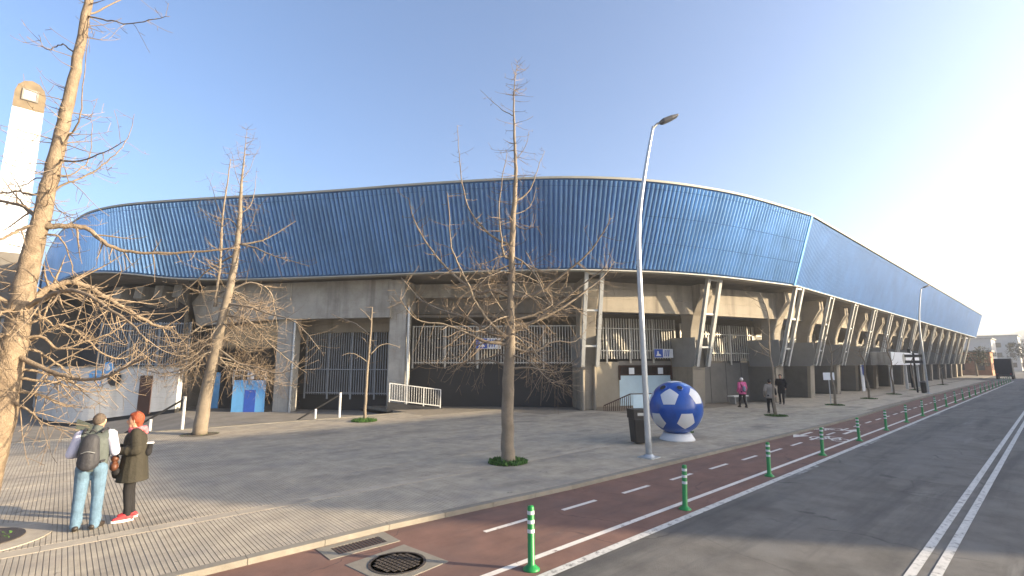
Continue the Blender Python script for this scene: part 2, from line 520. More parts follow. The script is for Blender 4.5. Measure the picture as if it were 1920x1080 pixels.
for (u0, u1, v0, v1) in ((32, 97, 7.2, 9.4), (32, 97, 9.74, 13.4)):
    mb.add([(u0, v0, -.001), (u1, v0, -.001), (u1, v1, -.001), (u0, v1, -.001)], [(0, 1, 2, 3)])
mb.build('far_paving', 'paving', PAV)
# course of plain slabs along the tree line
m1 = MB(); m1.box((0.004, BAND_V0 + 0.01, -0.01), (0.596, BAND_V1 - 0.01, 0.001))
slab_me = m1.mesh('course_slab'); slab_me.materials.append(MATS['slab'])
u = -9.0
while u < 60:
    o = link('course_slab', slab_me, PAV); o.location = (u, 0, 0)
    u += 0.6
# plaza edge slabs over the retaining wall of the court
m1 = MB(); m1.box((0.006, EDGE_V - 0.24, -0.1), (0.994, EDGE_V + 0.12, 0.012))
edge_me = m1.mesh('coping_slab'); edge_me.materials.append(MATS['kerb'])
ret = empty('retaining_wall', (0, 0, 0), label='low retaining wall dropping from the plaza edge to the sunken court', cat='wall')
mb = MB(); mb.box((-60, EDGE_V - 0.05, COURT - 0.1), (EDGE_U, EDGE_V, -0.1)); mb.build('wall', 'concrete_grey', ret)
u = -20.0
while u < EDGE_U - 0.9:
    o = link('coping_slab', edge_me, ret); o.location = (u, 0, 0)
    u += 1.0

# kerb stones
kerb = MB()
kerb.prism([(u, kerb_v(u) + 0.02, -0.12) for u in uu] + [(u, kerb_v(u) + 0.12, -0.12) for u in uu[::-1]], None, (0, 0, 0.10))
KO = tag(kerb.build('kerb', 'concrete_grey'), kind='structure')
m1 = MB(); m1.box((0.004, 0, -0.1), (0.996, 0.15, 0.004))
kb = m1.mesh('kerb_stone'); kb.materials.append(MATS['kerb'])
u = -9.0
while u < 125:
    o = link('kerb_stone', kb, KO)
    o.location = (u, kerb_v(u), 0)
    o.rotation_euler = (0, 0, math.atan2(kerb_v(u + 1) - kerb_v(u), 1))
    u += 1.0

# painted markings
def stripe(name, u0, u1, v0, v1, m='paint_white', z=ZR + 0.008, parent=None):
    s = MB(); s.add([(u0, v0, z), (u1, v0, z), (u1, v1, z), (u0, v1, z)], [(0, 1, 2, 3)])
    return s.build(name, m, parent)
MK = empty('road_markings', kind='structure')
stripe('edge_line', -60, 98, 4.44, 4.57, 'paint_white', parent=MK)
stripe('lane_line', -60, 97, 4.93, 5.03, 'paint_fresh', parent=MK)
stripe('centre_line', -60, 300, 1.46, 1.565, parent=MK)
stripe('centre_line', -60, 300, 1.245, 1.35, parent=MK)
u = 5.05
while u < 96:
    dv = float(np.interp(u, [5, 15, 30, 96], [6.22, 5.93, 5.85, 5.9]))
    stripe('dash', u, u + .93, dv - .045, dv + .045, 'paint_fresh', parent=MK)
    u += 1.73
stripe('dash', 8.9, 10.4, -0.55, -0.43, parent=MK)
u = 12.4
while u < 60:                                   # wider dashes against the edge of the road
    stripe('edge_dash', u, u + 2.0, 4.33, 4.43, 'paint_faded', parent=MK)
    u += 6.4
def bike_symbol(u0, v0, sgn):
    s = MB(); z = ZR + 0.009; w = 0.07
    def ln(a, b, ww=w):
        a, b = Vector((u0 + sgn * a[0], v0 + a[1], z)), Vector((u0 + sgn * b[0], v0 + b[1], z))
        d = (b - a).normalized(); n = Vector((-d.y, d.x, 0)) * ww / 2
        s.add([a - n, b - n, b + n, a + n], [(0, 1, 2, 3)])
    for c in (-0.33, 0.33):
        for k in range(10):
            a0, a1 = k * math.pi / 5, (k + 1) * math.pi / 5
            ln((0.35 * math.cos(a0), c + 0.24 * math.sin(a0)), (0.35 * math.cos(a1), c + 0.24 * math.sin(a1)))
    for a, b in (((0, -0.33), (0.6, -0.15)), ((0.6, -0.15), (0.6, 0.2)), ((0, 0.33), (0.75, 0.18)), ((0, -0.02), (0.6, 0.2)), ((0, -0.02), (0.7, -0.2)), ((0, -.33), (0, -.02))):
        ln(a, b)
    return s.build('bicycle_symbol', 'paint_fresh', MK)
def arrow(u0, v0, sgn):
    s = MB(); z = ZR + 0.009
    s.add([(u0, v0 - .06, z), (u0 + sgn * 1.1, v0 - .06, z), (u0 + sgn * 1.1, v0 + .06, z), (u0, v0 + .06, z)], [(0, 1, 2, 3)])
    s.add([(u0 + sgn * 1.1, v0 - .28, z + .001), (u0 + sgn * 1.9, v0, z + .001), (u0 + sgn * 1.1, v0 + .28, z + .001)], [(0, 1, 2)])
    return s.build('arrow', 'paint_fresh', MK)
bike_symbol(19.6, 5.55, 1); arrow(21.3, 5.55, 1)
bike_symbol(22.6, 6.5, -1); arrow(21.0, 6.5, -1)

# manhole and drain in the bike lane
c = G(745, 1057, ZR)
mh = empty('manhole', (c.x, c.y, ZR), R(8), label='round iron manhole cover in a pale square concrete surround on the bike lane', cat='manhole')
mb = MB(); mb.box((-0.47, -0.47, -0.05), (0.47, 0.47, 0.012)); mb.build('surround', 'kerb', mh, bevel=0.01)
mb = MB(); mb.lathe([(0.37, 0.0), (0.37, 0.018), (0.335, 0.018), (0.335, 0.012), (0.001, 0.012)], 40); mb.build('rim', 'cast_iron', mh)
mb = MB()
for i in range(-5, 6):
    for j in range(-5, 6):
        if math.hypot(i, j) < 4.9:
            mb.box((i * .062 - .022, j * .062 - .022, 0.012), (i * .062 + .022, j * .062 + .022, 0.022))
tag(mb.build('tread', 'cast_iron', mh), kind='stuff')
c = G(662, 1016, ZR)
dr = empty('drain_grate', (c.x, 6.98, ZR), 0, label='rectangular iron drain grate in a pale concrete frame beside the kerb', cat='drain')
mb = MB()
for lo, hi in (((-.52, -.24, -.05), (.52, -.15, .012)), ((-.52, .15, -.05), (.52, .27, .012)), ((-.52, -.15, -.05), (-.36, .15, .012)), ((.36, -.15, -.05), (.52, .15, .012))):
    mb.box(lo, hi)
mb.build('surround', 'kerb', dr)
mb = MB(); mb.box((-.36, -.15, -.05), (.36, .15, -.0)); mb.build('sump', 'black_plastic', dr)
for i in range(14):
    mb = MB(); mb.box((-.345 + i * .051, -.148, 0.0), (-.32 + i * .051, .148, .01)); mb.build('grate_bar', 'cast_iron', dr)

# ------------------------------------------------------------------ stadium
ST = empty('stadium', (16, 20, 0), label='long stadium with a curved blue ribbed metal band above a concrete base', cat='stadium')
ST.location = (0, 0, 0)
TOPZ = 11.3
ctrl = [  # top edge x, y, inward offset of the bottom edge, bottom z
 (-3.0, 75, 0.0, 7.7), (-2.2, 59.3, 0.0, 7.7), (-1.6, 50.6, 0.0, 7.7), (-1.0, 44.4, 0.0, 7.7), (-.2, 39.6, 0.05, 7.7), (.25, 37.6, .15, 7.7),
 (.9, 35.9, .5, 7.65), (1.75, 34.3, 1.0, 7.5), (3.0, 32.5, 1.6, 7.3), (5.1, 29.8, 1.95, 7.2), (7.5, 26.85, 2.0, 7.2), (9.7, 24.0, 2.0, 7.2), (11.6, 21.4, 2.0, 7.2),
 (13.5, 18.95, 2.0, 7.2), (15.7, 16.35, 2.0, 7.2), (17.7, 14.4, 2.0, 7.2), (20.1, 12.7, 2.0, 7.2), (22.9, 11.35, 1.85, 7.2), (26.6, 10.2, 1.7, 7.2), (32.7, 9.1, 1.35, 7.2)]
dense = catmull(ctrl, 14)
straight = [(u, 9.1 - 0.004 * (u - 32.7), 1.3, 7.2) for u in np.arange(33.2, 128, 0.5)]
allp = [np.array(p) for p in dense] + [np.array(p) for p in straight]
# resample at the rib pitch
acc = [0.0]
for i in range(1, len(allp)):
    acc.append(acc[-1] + math.hypot(*(allp[i][:2] - allp[i-1][:2])))
RP = 0.245
S = np.arange(0, acc[-1], RP)
samp = np.stack([np.interp(S, acc, [p[k] for p in allp]) for k in range(4)], 1)
tang = np.gradient(samp[:, :2], axis=0)
# smooth the tangent a little, then the outward normal
for _ in range(6):
    tang[1:-1] = (tang[:-2] + tang[1:-1] + tang[2:]) / 3
tang /= np.linalg.norm(tang, axis=1)[:, None]
nout = np.stack([tang[:, 1], -tang[:, 0]], 1)
T3 = [Vector((p[0], p[1], TOPZ)) for p in samp]
B3 = [Vector((p[0] - n[0] * p[2], p[1] - n[1] * p[2], p[3])) for p, n in zip(samp, nout)]
N3 = [Vector((n[0], n[1], 0)) for n in nout]
seam_i = int(np.argmin(np.abs(samp[:, 0] - 32.7)))
# backing sheet with thickness
def loft(name, m, rows, parent=ST, smooth=True):
    """rows: lists of points, one list per profile point, running along the facade"""
    mb = MB()
    n = len(rows[0]); k = len(rows)
    vs = [p for r in rows for p in r]
    fs = []
    for a in range(k - 1):
        for i in range(n - 1):
            fs.append((a * n + i, a * n + i + 1, (a + 1) * n + i + 1, (a + 1) * n + i))
    mb.add(vs, fs)
    return mb.build(name, m, parent, smooth)
lf = [0.0, 0.33, 0.66, 1.0]
back_rows = [[b.lerp(t, f) for b, t in zip(B3, T3)] for f in lf]
loft('cladding', 'blue_back', back_rows)
inner_rows = [[b - n * 0.35 for b, n in zip(B3, N3)], [t - n * 0.35 for t, n in zip(T3, N3)]]
loft('cladding_back', 'steel_plate', inner_rows)
# rim on top and trim under the band
up = Vector((0, 0, 1))
loft('top_rim', 'rim', [[t + n * .10 - up * .02 for t, n in zip(T3, N3)], [t + n * .12 + up * .08 for t, n in zip(T3, N3)],
                        [t - n * .45 + up * .10 for t, n in zip(T3, N3)], [t - n * .45 - up * .1 for t, n in zip(T3, N3)]], smooth=False)
loft('bottom_trim', 'rim', [[b + n * .08 + up * .02 for b, n in zip(B3, N3)], [b + n * .10 - up * .045 for b, n in zip(B3, N3)],
                             [b - n * .38 - up * .045 for b, n in zip(B3, N3)], [b - n * .38 + up * .1 for b, n in zip(B3, N3)]], smooth=False)
loft('roof', 'rim', [[t - n * .44 + up * .02 for t, n in zip(T3, N3)], [t - n * 7.0 - up * .6 for t, n in zip(T3, N3)]])
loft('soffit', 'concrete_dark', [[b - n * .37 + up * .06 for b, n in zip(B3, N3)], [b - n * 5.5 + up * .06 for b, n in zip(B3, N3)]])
# ribs: unit rib (height 1) in three lengths with joints
rm = MB()
def rib_piece(z0, z1):
    w, d = .085, .105
    pr = [(-w, 0), (-w * .36, d), (w * .36, d), (w, 0)]
    vs = [(x, y, z) for z in (z0, z1) for x, y in pr]
    rm.add(vs, [(0, 1, 5, 4), (1, 2, 6, 5), (2, 3, 7, 6), (4, 5, 6, 7), (3, 2, 1, 0)])
for a, b in ((0.03, .925), (.93, .985)):
    rib_piece(a, b)
rib_me = rm.mesh('rib'); rib_me.materials.append(MATS['blue_metal'])
rm = MB()
for a, b in ((0.03, .325), (.332, .628), (.635, .925), (.93, .985)):
    rib_piece(a, b)
rib_j = rm.mesh('rib'); rib_j.materials.append(MATS['blue_metal'])
CP_ = V2((0, 0))
order = sorted(range(len(S)), key=lambda i: (T3[i].xy - CP_).length if samp[i][1] < 37 else 999)
single = set(order[:300])
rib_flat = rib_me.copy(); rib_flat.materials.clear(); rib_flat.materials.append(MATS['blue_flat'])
far_rib = MB(); flat_rib = MB()
for i in range(2, len(S) - 1):
    t2 = Vector((tang[i][0], tang[i][1], 0))
    z = T3[i] - B3[i]
    y = t2.cross(z).normalized() * -1
    if y.dot(N3[i]) < 0: y = -y
    M = Matrix(((t2.x, y.x, z.x, B3[i].x), (t2.y, y.y, z.y, B3[i].y), (t2.z, y.z, z.z, B3[i].z), (0, 0, 0, 1)))
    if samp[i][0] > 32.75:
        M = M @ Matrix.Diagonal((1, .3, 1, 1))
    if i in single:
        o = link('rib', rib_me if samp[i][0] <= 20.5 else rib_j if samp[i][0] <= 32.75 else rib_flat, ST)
        o.matrix_local = M
    else:
        (far_rib if samp[i][0] <= 32.75 else flat_rib).add([M @ v.co for v in rib_me.vertices], [tuple(f.vertices) for f in rib_me.polygons])
tag(far_rib.build('rib_field', 'blue_metal', ST), kind='stuff')
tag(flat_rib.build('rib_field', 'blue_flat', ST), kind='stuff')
# seam strip where the curve meets the straight side, and the end of the band
mb = MB()
for k in (seam_i,):
    mb.bar(B3[k] + N3[k] * .09, T3[k] + N3[k] * .09, .22, .10, up=N3[k])
mb.build('seam_strip', 'sky_blue', ST)
mb = MB(); e = len(S) - 1
mb.add([B3[e], T3[e], T3[e] - N3[e] * 7, B3[e] - N3[e] * 7], [(0, 1, 2, 3)]); mb.build('end_wall', 'blue_back', ST)

# pillars and bays
PIL = [(9.4, 30.3), (13.6, 24.6), (20.9, 17.0), (27.2, 14.0)] + [(34.0 + 6.3 * k, 12.05) for k in range(15)]
def frame_at(k):
    if k == 0: d = V2(PIL[1]) - V2(PIL[0])
    elif k == len(PIL) - 1: d = V2(PIL[k]) - V2(PIL[k-1])
    else: d = (V2(PIL[k+1]) - V2(PIL[k])).normalized() + (V2(PIL[k]) - V2(PIL[k-1])).normalized()
    d.normalize()
    return Vector((d.x, d.y, 0)), Vector((d.y, -d.x, 0))
def lp(P, s, n, a, b, z):
    return Vector((P[0], P[1], 0)) + s * a + n * b + up * z
def pil(k):
    P = PIL[k]; s, n = frame_at(k)
    plain = k < 2
    base = -.4 if k == 0 else 0.0
    w = 0.9 if not plain else 1.0
    if plain:
        prof = [(-.8, base), (0.0, base), (0.0, 5.2), (.4, 6.2), (.4, 7.1), (-1.5, 7.1), (-1.5, 5.6), (-.8, 5.2)]
    else:
        prof = [(-1.9, base), (-.12, base), (.02, 2.3), (-.05, 3.7), (.02, 4.4), (.28, 5.2), (.75, 6.0), (.95, 6.3), (.95, 6.95), (-1.2, 6.95), (-1.2, 6.2), (-.72, 5.1), (-.78, 3.98), (-1.9, 3.98)]
    mb = MB()
    mb.prism([lp(P, s, n, -w / 2, b, z) for b, z in prof], None, s * w)
    po = mb.build('pillar', 'concrete_grey' if plain else 'concrete', ST, bevel=0.03)
    if plain:
        # drain pipe on the right flank
        mb = MB(); q = lp(P, s, n, w / 2 + .14, .02, 0)
        mb.tube([q + up * base, q + up * 5.6], .075, 10)
        for z in (1.2, 2.6, 4.0): mb.tube([q + up * z, q + up * (z + .06)], .095, 10)
        mb.build('drain_pipe', 'galv', po)
        return
    # steel shoe around the pillar, two inclined struts with rungs
    for sg in (-1, 1):
        mb = MB()
        pr = [(-1.7, 2.25), (.02, 2.25), (.42, 2.45), (.34, 3.95), (-1.9, 3.95)]
        mb.prism([lp(P, s, n, sg * (w / 2 + .004), b, z) for b, z in pr], None, s * (sg * .03))
        mb.build('shoe_plate', 'steel_plate', po)
    if k >= 4:
        mb = MB(); mb.prism([lp(P, s, n, -w / 2 - .004, b, z) for b, z in ((-1.85, .02), (-.32, .02), (-.2, 2.24), (-1.85, 2.24))], None, -s * .02); mb.build('flank_panel', 'grey_wall', po)
    for sg in (-1, 1):
        mb = MB()
        f0 = lp(P, s, n, sg * .40, .30, 2.3); f1 = lp(P, s, n, sg * .42, 1.62, 7.16)
        d = (f1 - f0).normalized()
        x = s
        y = d.cross(x).normalized()
        # H section: two flanges and a web
        mb.bar(f0 + y * .09, f1 + y * .09, .022, .19, up=x)
        mb.bar(f0 - y * .09, f1 - y * .09, .022, .19, up=x)
        mb.bar(f0, f1, .16, .018, up=x)
        mb.build('strut', 'steel', po)
    for f in (.22, .60, .985):
        mb = MB()
        c0 = lp(P, s, n, -.33, .30 + 1.32 * f, 2.3 + 4.86 * f); c1 = lp(P, s, n, .33, .30 + 1.32 * f, 2.3 + 4.86 * f)
        mb.bar(c0, c1, .10, .10)
        mb.build('strut_rung', 'steel', po)
    if k == 2:
        for dx in (-.33, .3):
            mb = MB(); q = lp(P, s, n, dx, .05, 0); mb.tube([q, q + up * 2.4], .09, 10); mb.build('drain_pipe', 'concrete', po)
for k in range(len(PIL)):
    pil(k)

def fence(a, b, n, z0, z1, m, rails, step=0.135, posts=3, r=0.022):
    d = (b - a); L = d.length; d.normalize()
    fo = None
    mb = MB()
    k = int(L / step)
    for i in range(1, k):
        p = a + d * (i * L / k)
        mb.bar(p + up * z0, p + up * z1, r * 2, r * 2, up=n)
    fo = tag(mb.build('fence_bars', m, ST), kind='stuff')
    for z in rails:
        mb = MB(); mb.bar(a + up * z + n * .04, b + up * z + n * .04, .06, .06); mb.build('rail', m, fo)
    for i in range(posts + 2):
        p = a + d * (L * i / (posts + 1)) + n * .06
        mb = MB(); mb.bar(p + up * (z0 - .25), p + up * z1, .09, .07, up=n); mb.build('post', m, fo)
    return fo

def bay(k):
    A, B = Vector((*PIL[k], 0)), Vector((*PIL[k+1], 0))
    s = (B - A).normalized(); n = Vector((s.y, -s.x, 0))
    wn_ = -1.75
    a, b = A + n * wn_, B + n * wn_
    def wall(name, z0, z1, m, t0=0.0, t1=1.0, th=.3, off=0.0, parent=ST):
        mb = MB()
        p, q = a.lerp(b, t0) + n * off, a.lerp(b, t1) + n * off
        mb.prism([p + up * z0, q + up * z0, q + up * z1, p + up * z1], None, -n * th)
        return mb.build(name, m, parent)
    # interior behind every bay: back wall, floor and the stepped underside of the stand
    mb = MB()
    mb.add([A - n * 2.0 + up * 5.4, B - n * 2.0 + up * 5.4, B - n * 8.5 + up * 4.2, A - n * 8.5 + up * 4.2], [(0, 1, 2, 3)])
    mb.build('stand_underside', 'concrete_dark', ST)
    if k == 0:
        wall('base_wall', -.5, .62, 'black_wall')
        fence(a + s * .5 + n * .2, b - s * .5 + n * .2, n, .62, 4.75, 'fence_blue', (.72, 2.1, 4.7), .15)
        mb = MB()
        p, q = A + n * .35 - s * 1.0, B + n * .35 - s * .35
        mb.prism([p + up * 5.0, q + up * 5.0, q + up * 7.15, p + up * 7.15], None, -n * .4); mb.build('parapet', 'concrete_grey', ST)
        mb = MB()
        mb.prism([A - n * 1.4 + up * 4.3, B - n * 1.4 + up * 4.3, B - n * 1.4 + up * 5.2, A - n * 1.4 + up * 5.2], None, -n * .5); mb.build('spandrel', 'concrete', ST)
        return
    if k == 1:
        wall('base_wall', 0, 2.4, 'black_wall')
        fence(a + s * .5 + n * .2, b - s * .5 + n * .2, n, 2.42, 4.65, 'fence_grey', (2.5, 4.6), .16, 4)
        mb = MB(); p, q = A - n * 2.2, B - n * 2.2
        mb.prism([p + up * 5.2, q + up * 5.2, q + up * 7.1, p + up * 7.1], None, -n * .4); mb.build('spandrel', 'concrete_dark', ST)
        mb = MB(); mb.prism([p + n * .8 + up * 6.3, q + n * .8 + up * 6.3, q + n * .8 + up * 7.1, p + n * .8 + up * 7.1], None, -n * .3); mb.build('spandrel', 'concrete_grey', ST)
        return
    # regular bays: spandrel beam, opening with railings, plain wall below
    mb = MB(); so = -.4 if k < 4 else .2
    zl = 5.25 if k < 4 else 5.5
    p, q = A - n * so + s * .46, B - n * so - s * .46
    mb.prism([p + up * zl, q + up * zl, q + up * 6.9, p + up * 6.9], None, -n * .5)
    mb.build('spandrel', 'concrete', ST)
    if k >= 4:                              # splayed end pieces seen at the open bays
        mb = MB()
        p0 = A - n * .6 + s * .46
        mb.prism([p0 + up * 5.6, p0 + up * 4.4 - n * .55, p0 + up * 4.4 - n * 1.0, p0 + up * 5.6 - n * 1.0], None, s * .5)
        mb.build('haunch', 'concrete', ST)
    if k == 2:
        wall('base_wall', 0, 2.55, 'taupe_wall', .06, .40)
        wall('lintel', 2.35, 2.6, 'concrete_dark', .40, 1.0, .2, -.02)
        # gate: pale blue leaves, barred upper lights
        g = wall('gate_leaf', 0.02, 1.75, 'pale_blue', .40, .66, .06, .02)
        wall('gate_leaf', 0.02, 1.75, 'pale_blue', .664, .90, .06, .02)
        wall('gate_recess', 0.0, 2.5, 'void', .40, 1.0, .1, -.5)
        p0, p1 = a.lerp(b, .40), a.lerp(b, .90)
        fence(p0, p1, n, 1.75, 2.34, 'brown_door', (1.8, 2.3), .10, 1, .012)
        for t in (.49, .77):
            wall('notice', 1.78, 2.2, 'sign_white', t, t + .05, .01, .06)
        fence(a + s * .4 + n * .1, b - s * .4 + n * .1, n, 2.72, 5.1, 'fence_grey', (3.2, 4.5), .17, 3, .028)
    else:
        wall('base_wall', 0, 2.5, 'grey_wall', .02, .98)
        for j in range(1, 5):
            t = j / 5
            mb = MB(); c = a.lerp(b, t) + n * .004
            mb.box((-.015, -.004, 0), (.015, .004, 2.48), Matrix.Translation(c) @ Matrix.Rotation(math.atan2(s.y, s.x), 4, 'Z'))
            mb.build('wall_joint', 'black_wall', ST)
        if k < 10:
            fence(a + s * .3 + n * .1, b - s * .3 + n * .1, n, 2.6, 4.9, 'fence_grey', (3.1, 4.3), .2, 2, .026)
            mb = MB(); mb.bar(a.lerp(b, .25) + up * 2.9 - n * .5, a.lerp(b, .95) + up * 4.6 - n * .5, .25, .3); mb.build('stair_beam', 'concrete', ST)
for k in range(len(PIL) - 1):
    bay(k)

# corner beyond the first pillar: curved white wall, parapet, raker beams, dark core
Aw, Bw = Vector((1.0, 38.4, 0)), Vector((4.9, 34.0, 0))
wp = [(-1.9, 62), (-1.2, 48), (-.75, 43.5), (-.3, 41.2), (.3, 39.6), (1.0, 38.4), (2.3, 36.95), (3.6, 35.45), (4.9, 34.0)]
wcurve = [(p[0], p[1]) for p in catmull(wp, 4)]
def court_z(u): return float(np.interp(u, [.5, 5.0], [COURT, -.3]))
def inward(pts, d):
    out = []
    for i, p in enumerate(pts):
        a, b = pts[max(i - 1, 0)], pts[min(i + 1, len(pts) - 1)]
        t = Vector((b[0] - a[0], b[1] - a[1], 0)).normalized(); n = Vector((-t.y, t.x, 0))
        out.append((p[0] + n.x * d, p[1] + n.y * d))
    return out
wi = inward(wcurve, .35)
def strip_wall(name, m, c0, c1, zlo, zhi, parent=ST, smooth=False):
    n_ = len(c0); q = MB()
    vs = [(x, y, zlo(x)) for x, y in c0] + [(x, y, zhi) for x, y in c0] + [(x, y, zhi) for x, y in c1] + [(x, y, zlo(x)) for x, y in c1]
    fs = [(r * n_ + i, r * n_ + i + 1, (r + 1) * n_ + i + 1, (r + 1) * n_ + i) for r in range(3) for i in range(n_ - 1)]
    fs += [(n_ - 1, 2 * n_ - 1, 3 * n_ - 1, 4 * n_ - 1)]
    q.add(vs, fs)
    return q.build(name, m, parent, smooth)
CW = strip_wall('court_wall', 'white_wall', wcurve, wi, lambda x: court_z(x) + .22, 2.2)
strip_wall('plinth', 'black_wall', inward(wcurve, .08), inward(wcurve, .3), lambda x: court_z(x) - .1, -.0, CW)
strip_wall('wall_cap', 'rim', inward(wcurve, -.05), inward(wcurve, .4), lambda x: 2.205, 2.27, CW)
sw = (Bw - Aw).normalized(); nw = Vector((sw.y, -sw.x, 0))
def on_wall(x0, y0, x1, y1, m, name, th=.03):
    p0, _ = on_line(x0, y1, Aw, Bw); p1, _ = on_line(x1, y1, Aw, Bw)
    ztop = on_line((x0 + x1) / 2, y0, Aw, Bw)[0].z; zb = on_line((x0 + x1) / 2, y1, Aw, Bw)[0].z
    q = MB(); a_, b_ = Vector((p0.x, p0.y, 0)), Vector((p1.x, p1.y, 0))
    q.prism([a_ + up * zb - nw * .05, b_ + up * zb - nw * .05, b_ + up * ztop - nw * .05, a_ + up * ztop - nw * .05], None, nw * (th + .05))
    return q.build(name, m, CW)
on_wall(257, 704, 280, 776, 'brown_door', 'door', .06)
def wall_disc(x, y, rr, m, off, name='sign_disc', squash=1.0):
    c, _ = on_line(x, y, Aw, Bw)
    q = MB(); pts = []
    for j in range(28):
        a = 2 * math.pi * j / 28
        pts.append(c + sw * (rr * squash * math.cos(a)) + up * (rr * math.sin(a)) + nw * (off + .03))
    q.prism(pts, None, nw * .02)
    return q.build(name, m, CW)
wall_disc(204, 690, .36, 'sky_blue', .0); wall_disc(204, 690, .16, 'sign_white', .025)
wall_disc(217, 709, .44, 'black_plastic', .05)
for (x, y, r_) in ((181, 703, .28), (186, 719, .15)):
    wall_disc(x, y, r_, 'sky_blue', .0, 'sign_disc', 1.6)
# dark core behind everything
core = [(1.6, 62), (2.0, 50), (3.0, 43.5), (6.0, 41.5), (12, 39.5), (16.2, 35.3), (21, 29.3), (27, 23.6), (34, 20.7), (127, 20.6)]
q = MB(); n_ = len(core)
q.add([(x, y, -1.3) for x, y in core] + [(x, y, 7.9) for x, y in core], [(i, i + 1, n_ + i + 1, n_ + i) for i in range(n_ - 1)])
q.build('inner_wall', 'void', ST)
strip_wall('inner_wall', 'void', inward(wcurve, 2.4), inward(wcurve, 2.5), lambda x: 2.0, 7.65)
q = MB(); side = [(4.9, 34.0), (5.6, 36.5), (8.0, 40.5)]
q.add([(x, y, -1.3) for x, y in side] + [(x, y, 7.6) for x, y in side], [(0, 1, 4, 3), (1, 2, 5, 4)]); q.build('recess_wall', 'concrete_dark', ST)
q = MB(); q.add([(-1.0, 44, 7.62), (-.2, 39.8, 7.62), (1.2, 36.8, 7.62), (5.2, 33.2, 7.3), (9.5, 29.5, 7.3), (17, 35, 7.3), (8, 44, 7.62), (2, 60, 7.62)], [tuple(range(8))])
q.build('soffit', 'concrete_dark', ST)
# slatted screen above the white wall
sc = inward(wcurve, .6)
fence(Vector((*sc[20], 0)), Vector((*sc[-1], 0)), nw, 2.2, 4.9, 'fence_blue', (2.4, 4.8), .16, 2, .02)
# parapet running on to the left from the first pillar and ending in a slanted nose
mb = MB()
s0 = (V2(PIL[1]) - V2(PIL[0])).normalized(); s0 = Vector((s0.x, s0.y, 0)); n0 = Vector((s0.y, -s0.x, 0))
A0 = Vector((*PIL[0], 0)) + n0 * .352
mb.prism([A0 - s0 * 1.0 + up * 5.0, A0 - s0 * 1.0 + up * 7.15, A0 - s0 * 5.4 + up * 7.15, A0 - s0 * 6.3 + up * 6.1, A0 - s0 * 5.8 + up * 4.7], None, -n0 * .4)
mb.build('parapet', 'concrete_grey', ST)
for k, off in enumerate((7.0, 8.4, 9.9, 11.5)):
    q_ = A0 - s0 * off - n0 * .5
    mb = MB(); mb.prism([q_ + up * 7.25 + n0 * .6, q_ + up * 6.5 + n0 * .7, q_ + up * 5.2 - n0 * 2.4, q_ + up * 7.25 - n0 * 2.4], None, -s0 * .6); mb.build('raker_beam', 'concrete_grey', ST)
# blue hoarding beside the first pillar, blue doors behind
def plate(name, m, a, b, z0, z1, n, th=.05, parent=ST):
    q = MB(); q.prism([a + up * z0, b + up * z0, b + up * z1, a + up * z1], None, n * th); return q.build(name, m, parent)
ha, hb = Vector((7.35, 32.2, 0)), Vector((8.75, 30.95, 0))
hn = (hb - ha).normalized(); hn = Vector((hn.y, -hn.x, 0))
HB = plate('hoarding', 'sky_blue', ha, hb, -.4, 1.5, hn)
plate('poster', 'poster_blue', ha.lerp(hb, .38), ha.lerp(hb, .72), -.45, .95, hn, .06, HB)
plate('notice', 'sign_white', ha.lerp(hb, .42), ha.lerp(hb, .62), 1.55, 2.0, hn, .04, HB)
fence(ha, hb, hn, 1.5, 2.1, 'fence_blue', (1.75, 2.05), .4, 1, .02)
for (x0, x1, zz, m) in ((392, 409, 1.9, 'sky_blue'), (412, 440, 1.0, 'black_wall')):
    e0, e1 = Vector((6.4, 36.2, 0)), Vector((9.6, 33.2, 0))
    en = (e1 - e0).normalized(); en = Vector((en.y, -en.x, 0))
    d0, _ = on_line(x0, 760, e0, e1); d1, _ = on_line(x1, 760, e0, e1)
    plate('door', m, Vector((d0.x, d0.y, 0)), Vector((d1.x, d1.y, 0)), -.3, zz, en, .06)
# banners tied to the railings
def banner(x0, y0, x1, y1, k, label):
    A, B = Vector((*PIL[k], 0)), Vector((*PIL[k+1], 0))
    s = (B - A).normalized(); n = Vector((s.y, -s.x, 0)); a, b = A - n * 1.4, B - n * 1.4
    p0, _ = on_line(x0, y0, a, b); p1, _ = on_line(x1, y1, a, b)
    z1, z0 = p0.z, p1.z
    W = V2(p1 - p0).length
    bo = empty('banner', (p0.x, p0.y, 0), math.atan2(s.y, s.x), label=label, cat='banner')
    H = z1 - z0
    q = MB(); q.box((0, -.03, z0), (W, 0, z1)); q.build('cloth', 'sign_white', bo)
    def fl(pts, m, d):
        r = MB(); r.prism([(x * W, -.034 - d, z0 + y * H) for x, y in pts], None, (0, .004, 0)); r.build('print', m, bo)
    fl([(0.0, .04), (.45, .04), (.45, .96), (0.0, .96)], 'poster_blue', .003)
    fl([(.08, .2), (.36, .2), (.3, .42), (.24, .42), (.22, .75), (.16, .75), (.14, .4)], 'sign_white', .008)
    for j in range(3):
        x = .52 + j * .1
        fl([(x, .15), (x + .045, .15), (x + .085, .88), (x + .04, .88)], 'poster_blue', .003)
banner(893, 634, 939, 654, 1, 'blue and white banner tied to the pale railing behind the central tree')
banner(1226, 654, 1262, 671, 2, 'blue and white banner above the pale blue gate')
# roof mast
p = D(1114, 334, fwd_of(G(1114, 334, 11.3)) + 7)
mast = empty('roof_mast', (p.x, p.y, 11.0), label='thin metal mast with a small knob on the stadium roof', cat='mast')
mb = MB(); mb.tube([(0, 0, -.5), (0, 0, 2.0)], [.035, .025], 6); mb.build('pole', 'galv', mast)
mb = MB(); mb.lathe([(.02, 2.0), (.07, 2.03), (.07, 2.14), (.02, 2.18)], 8); mb.build('knob', 'galv', mast)
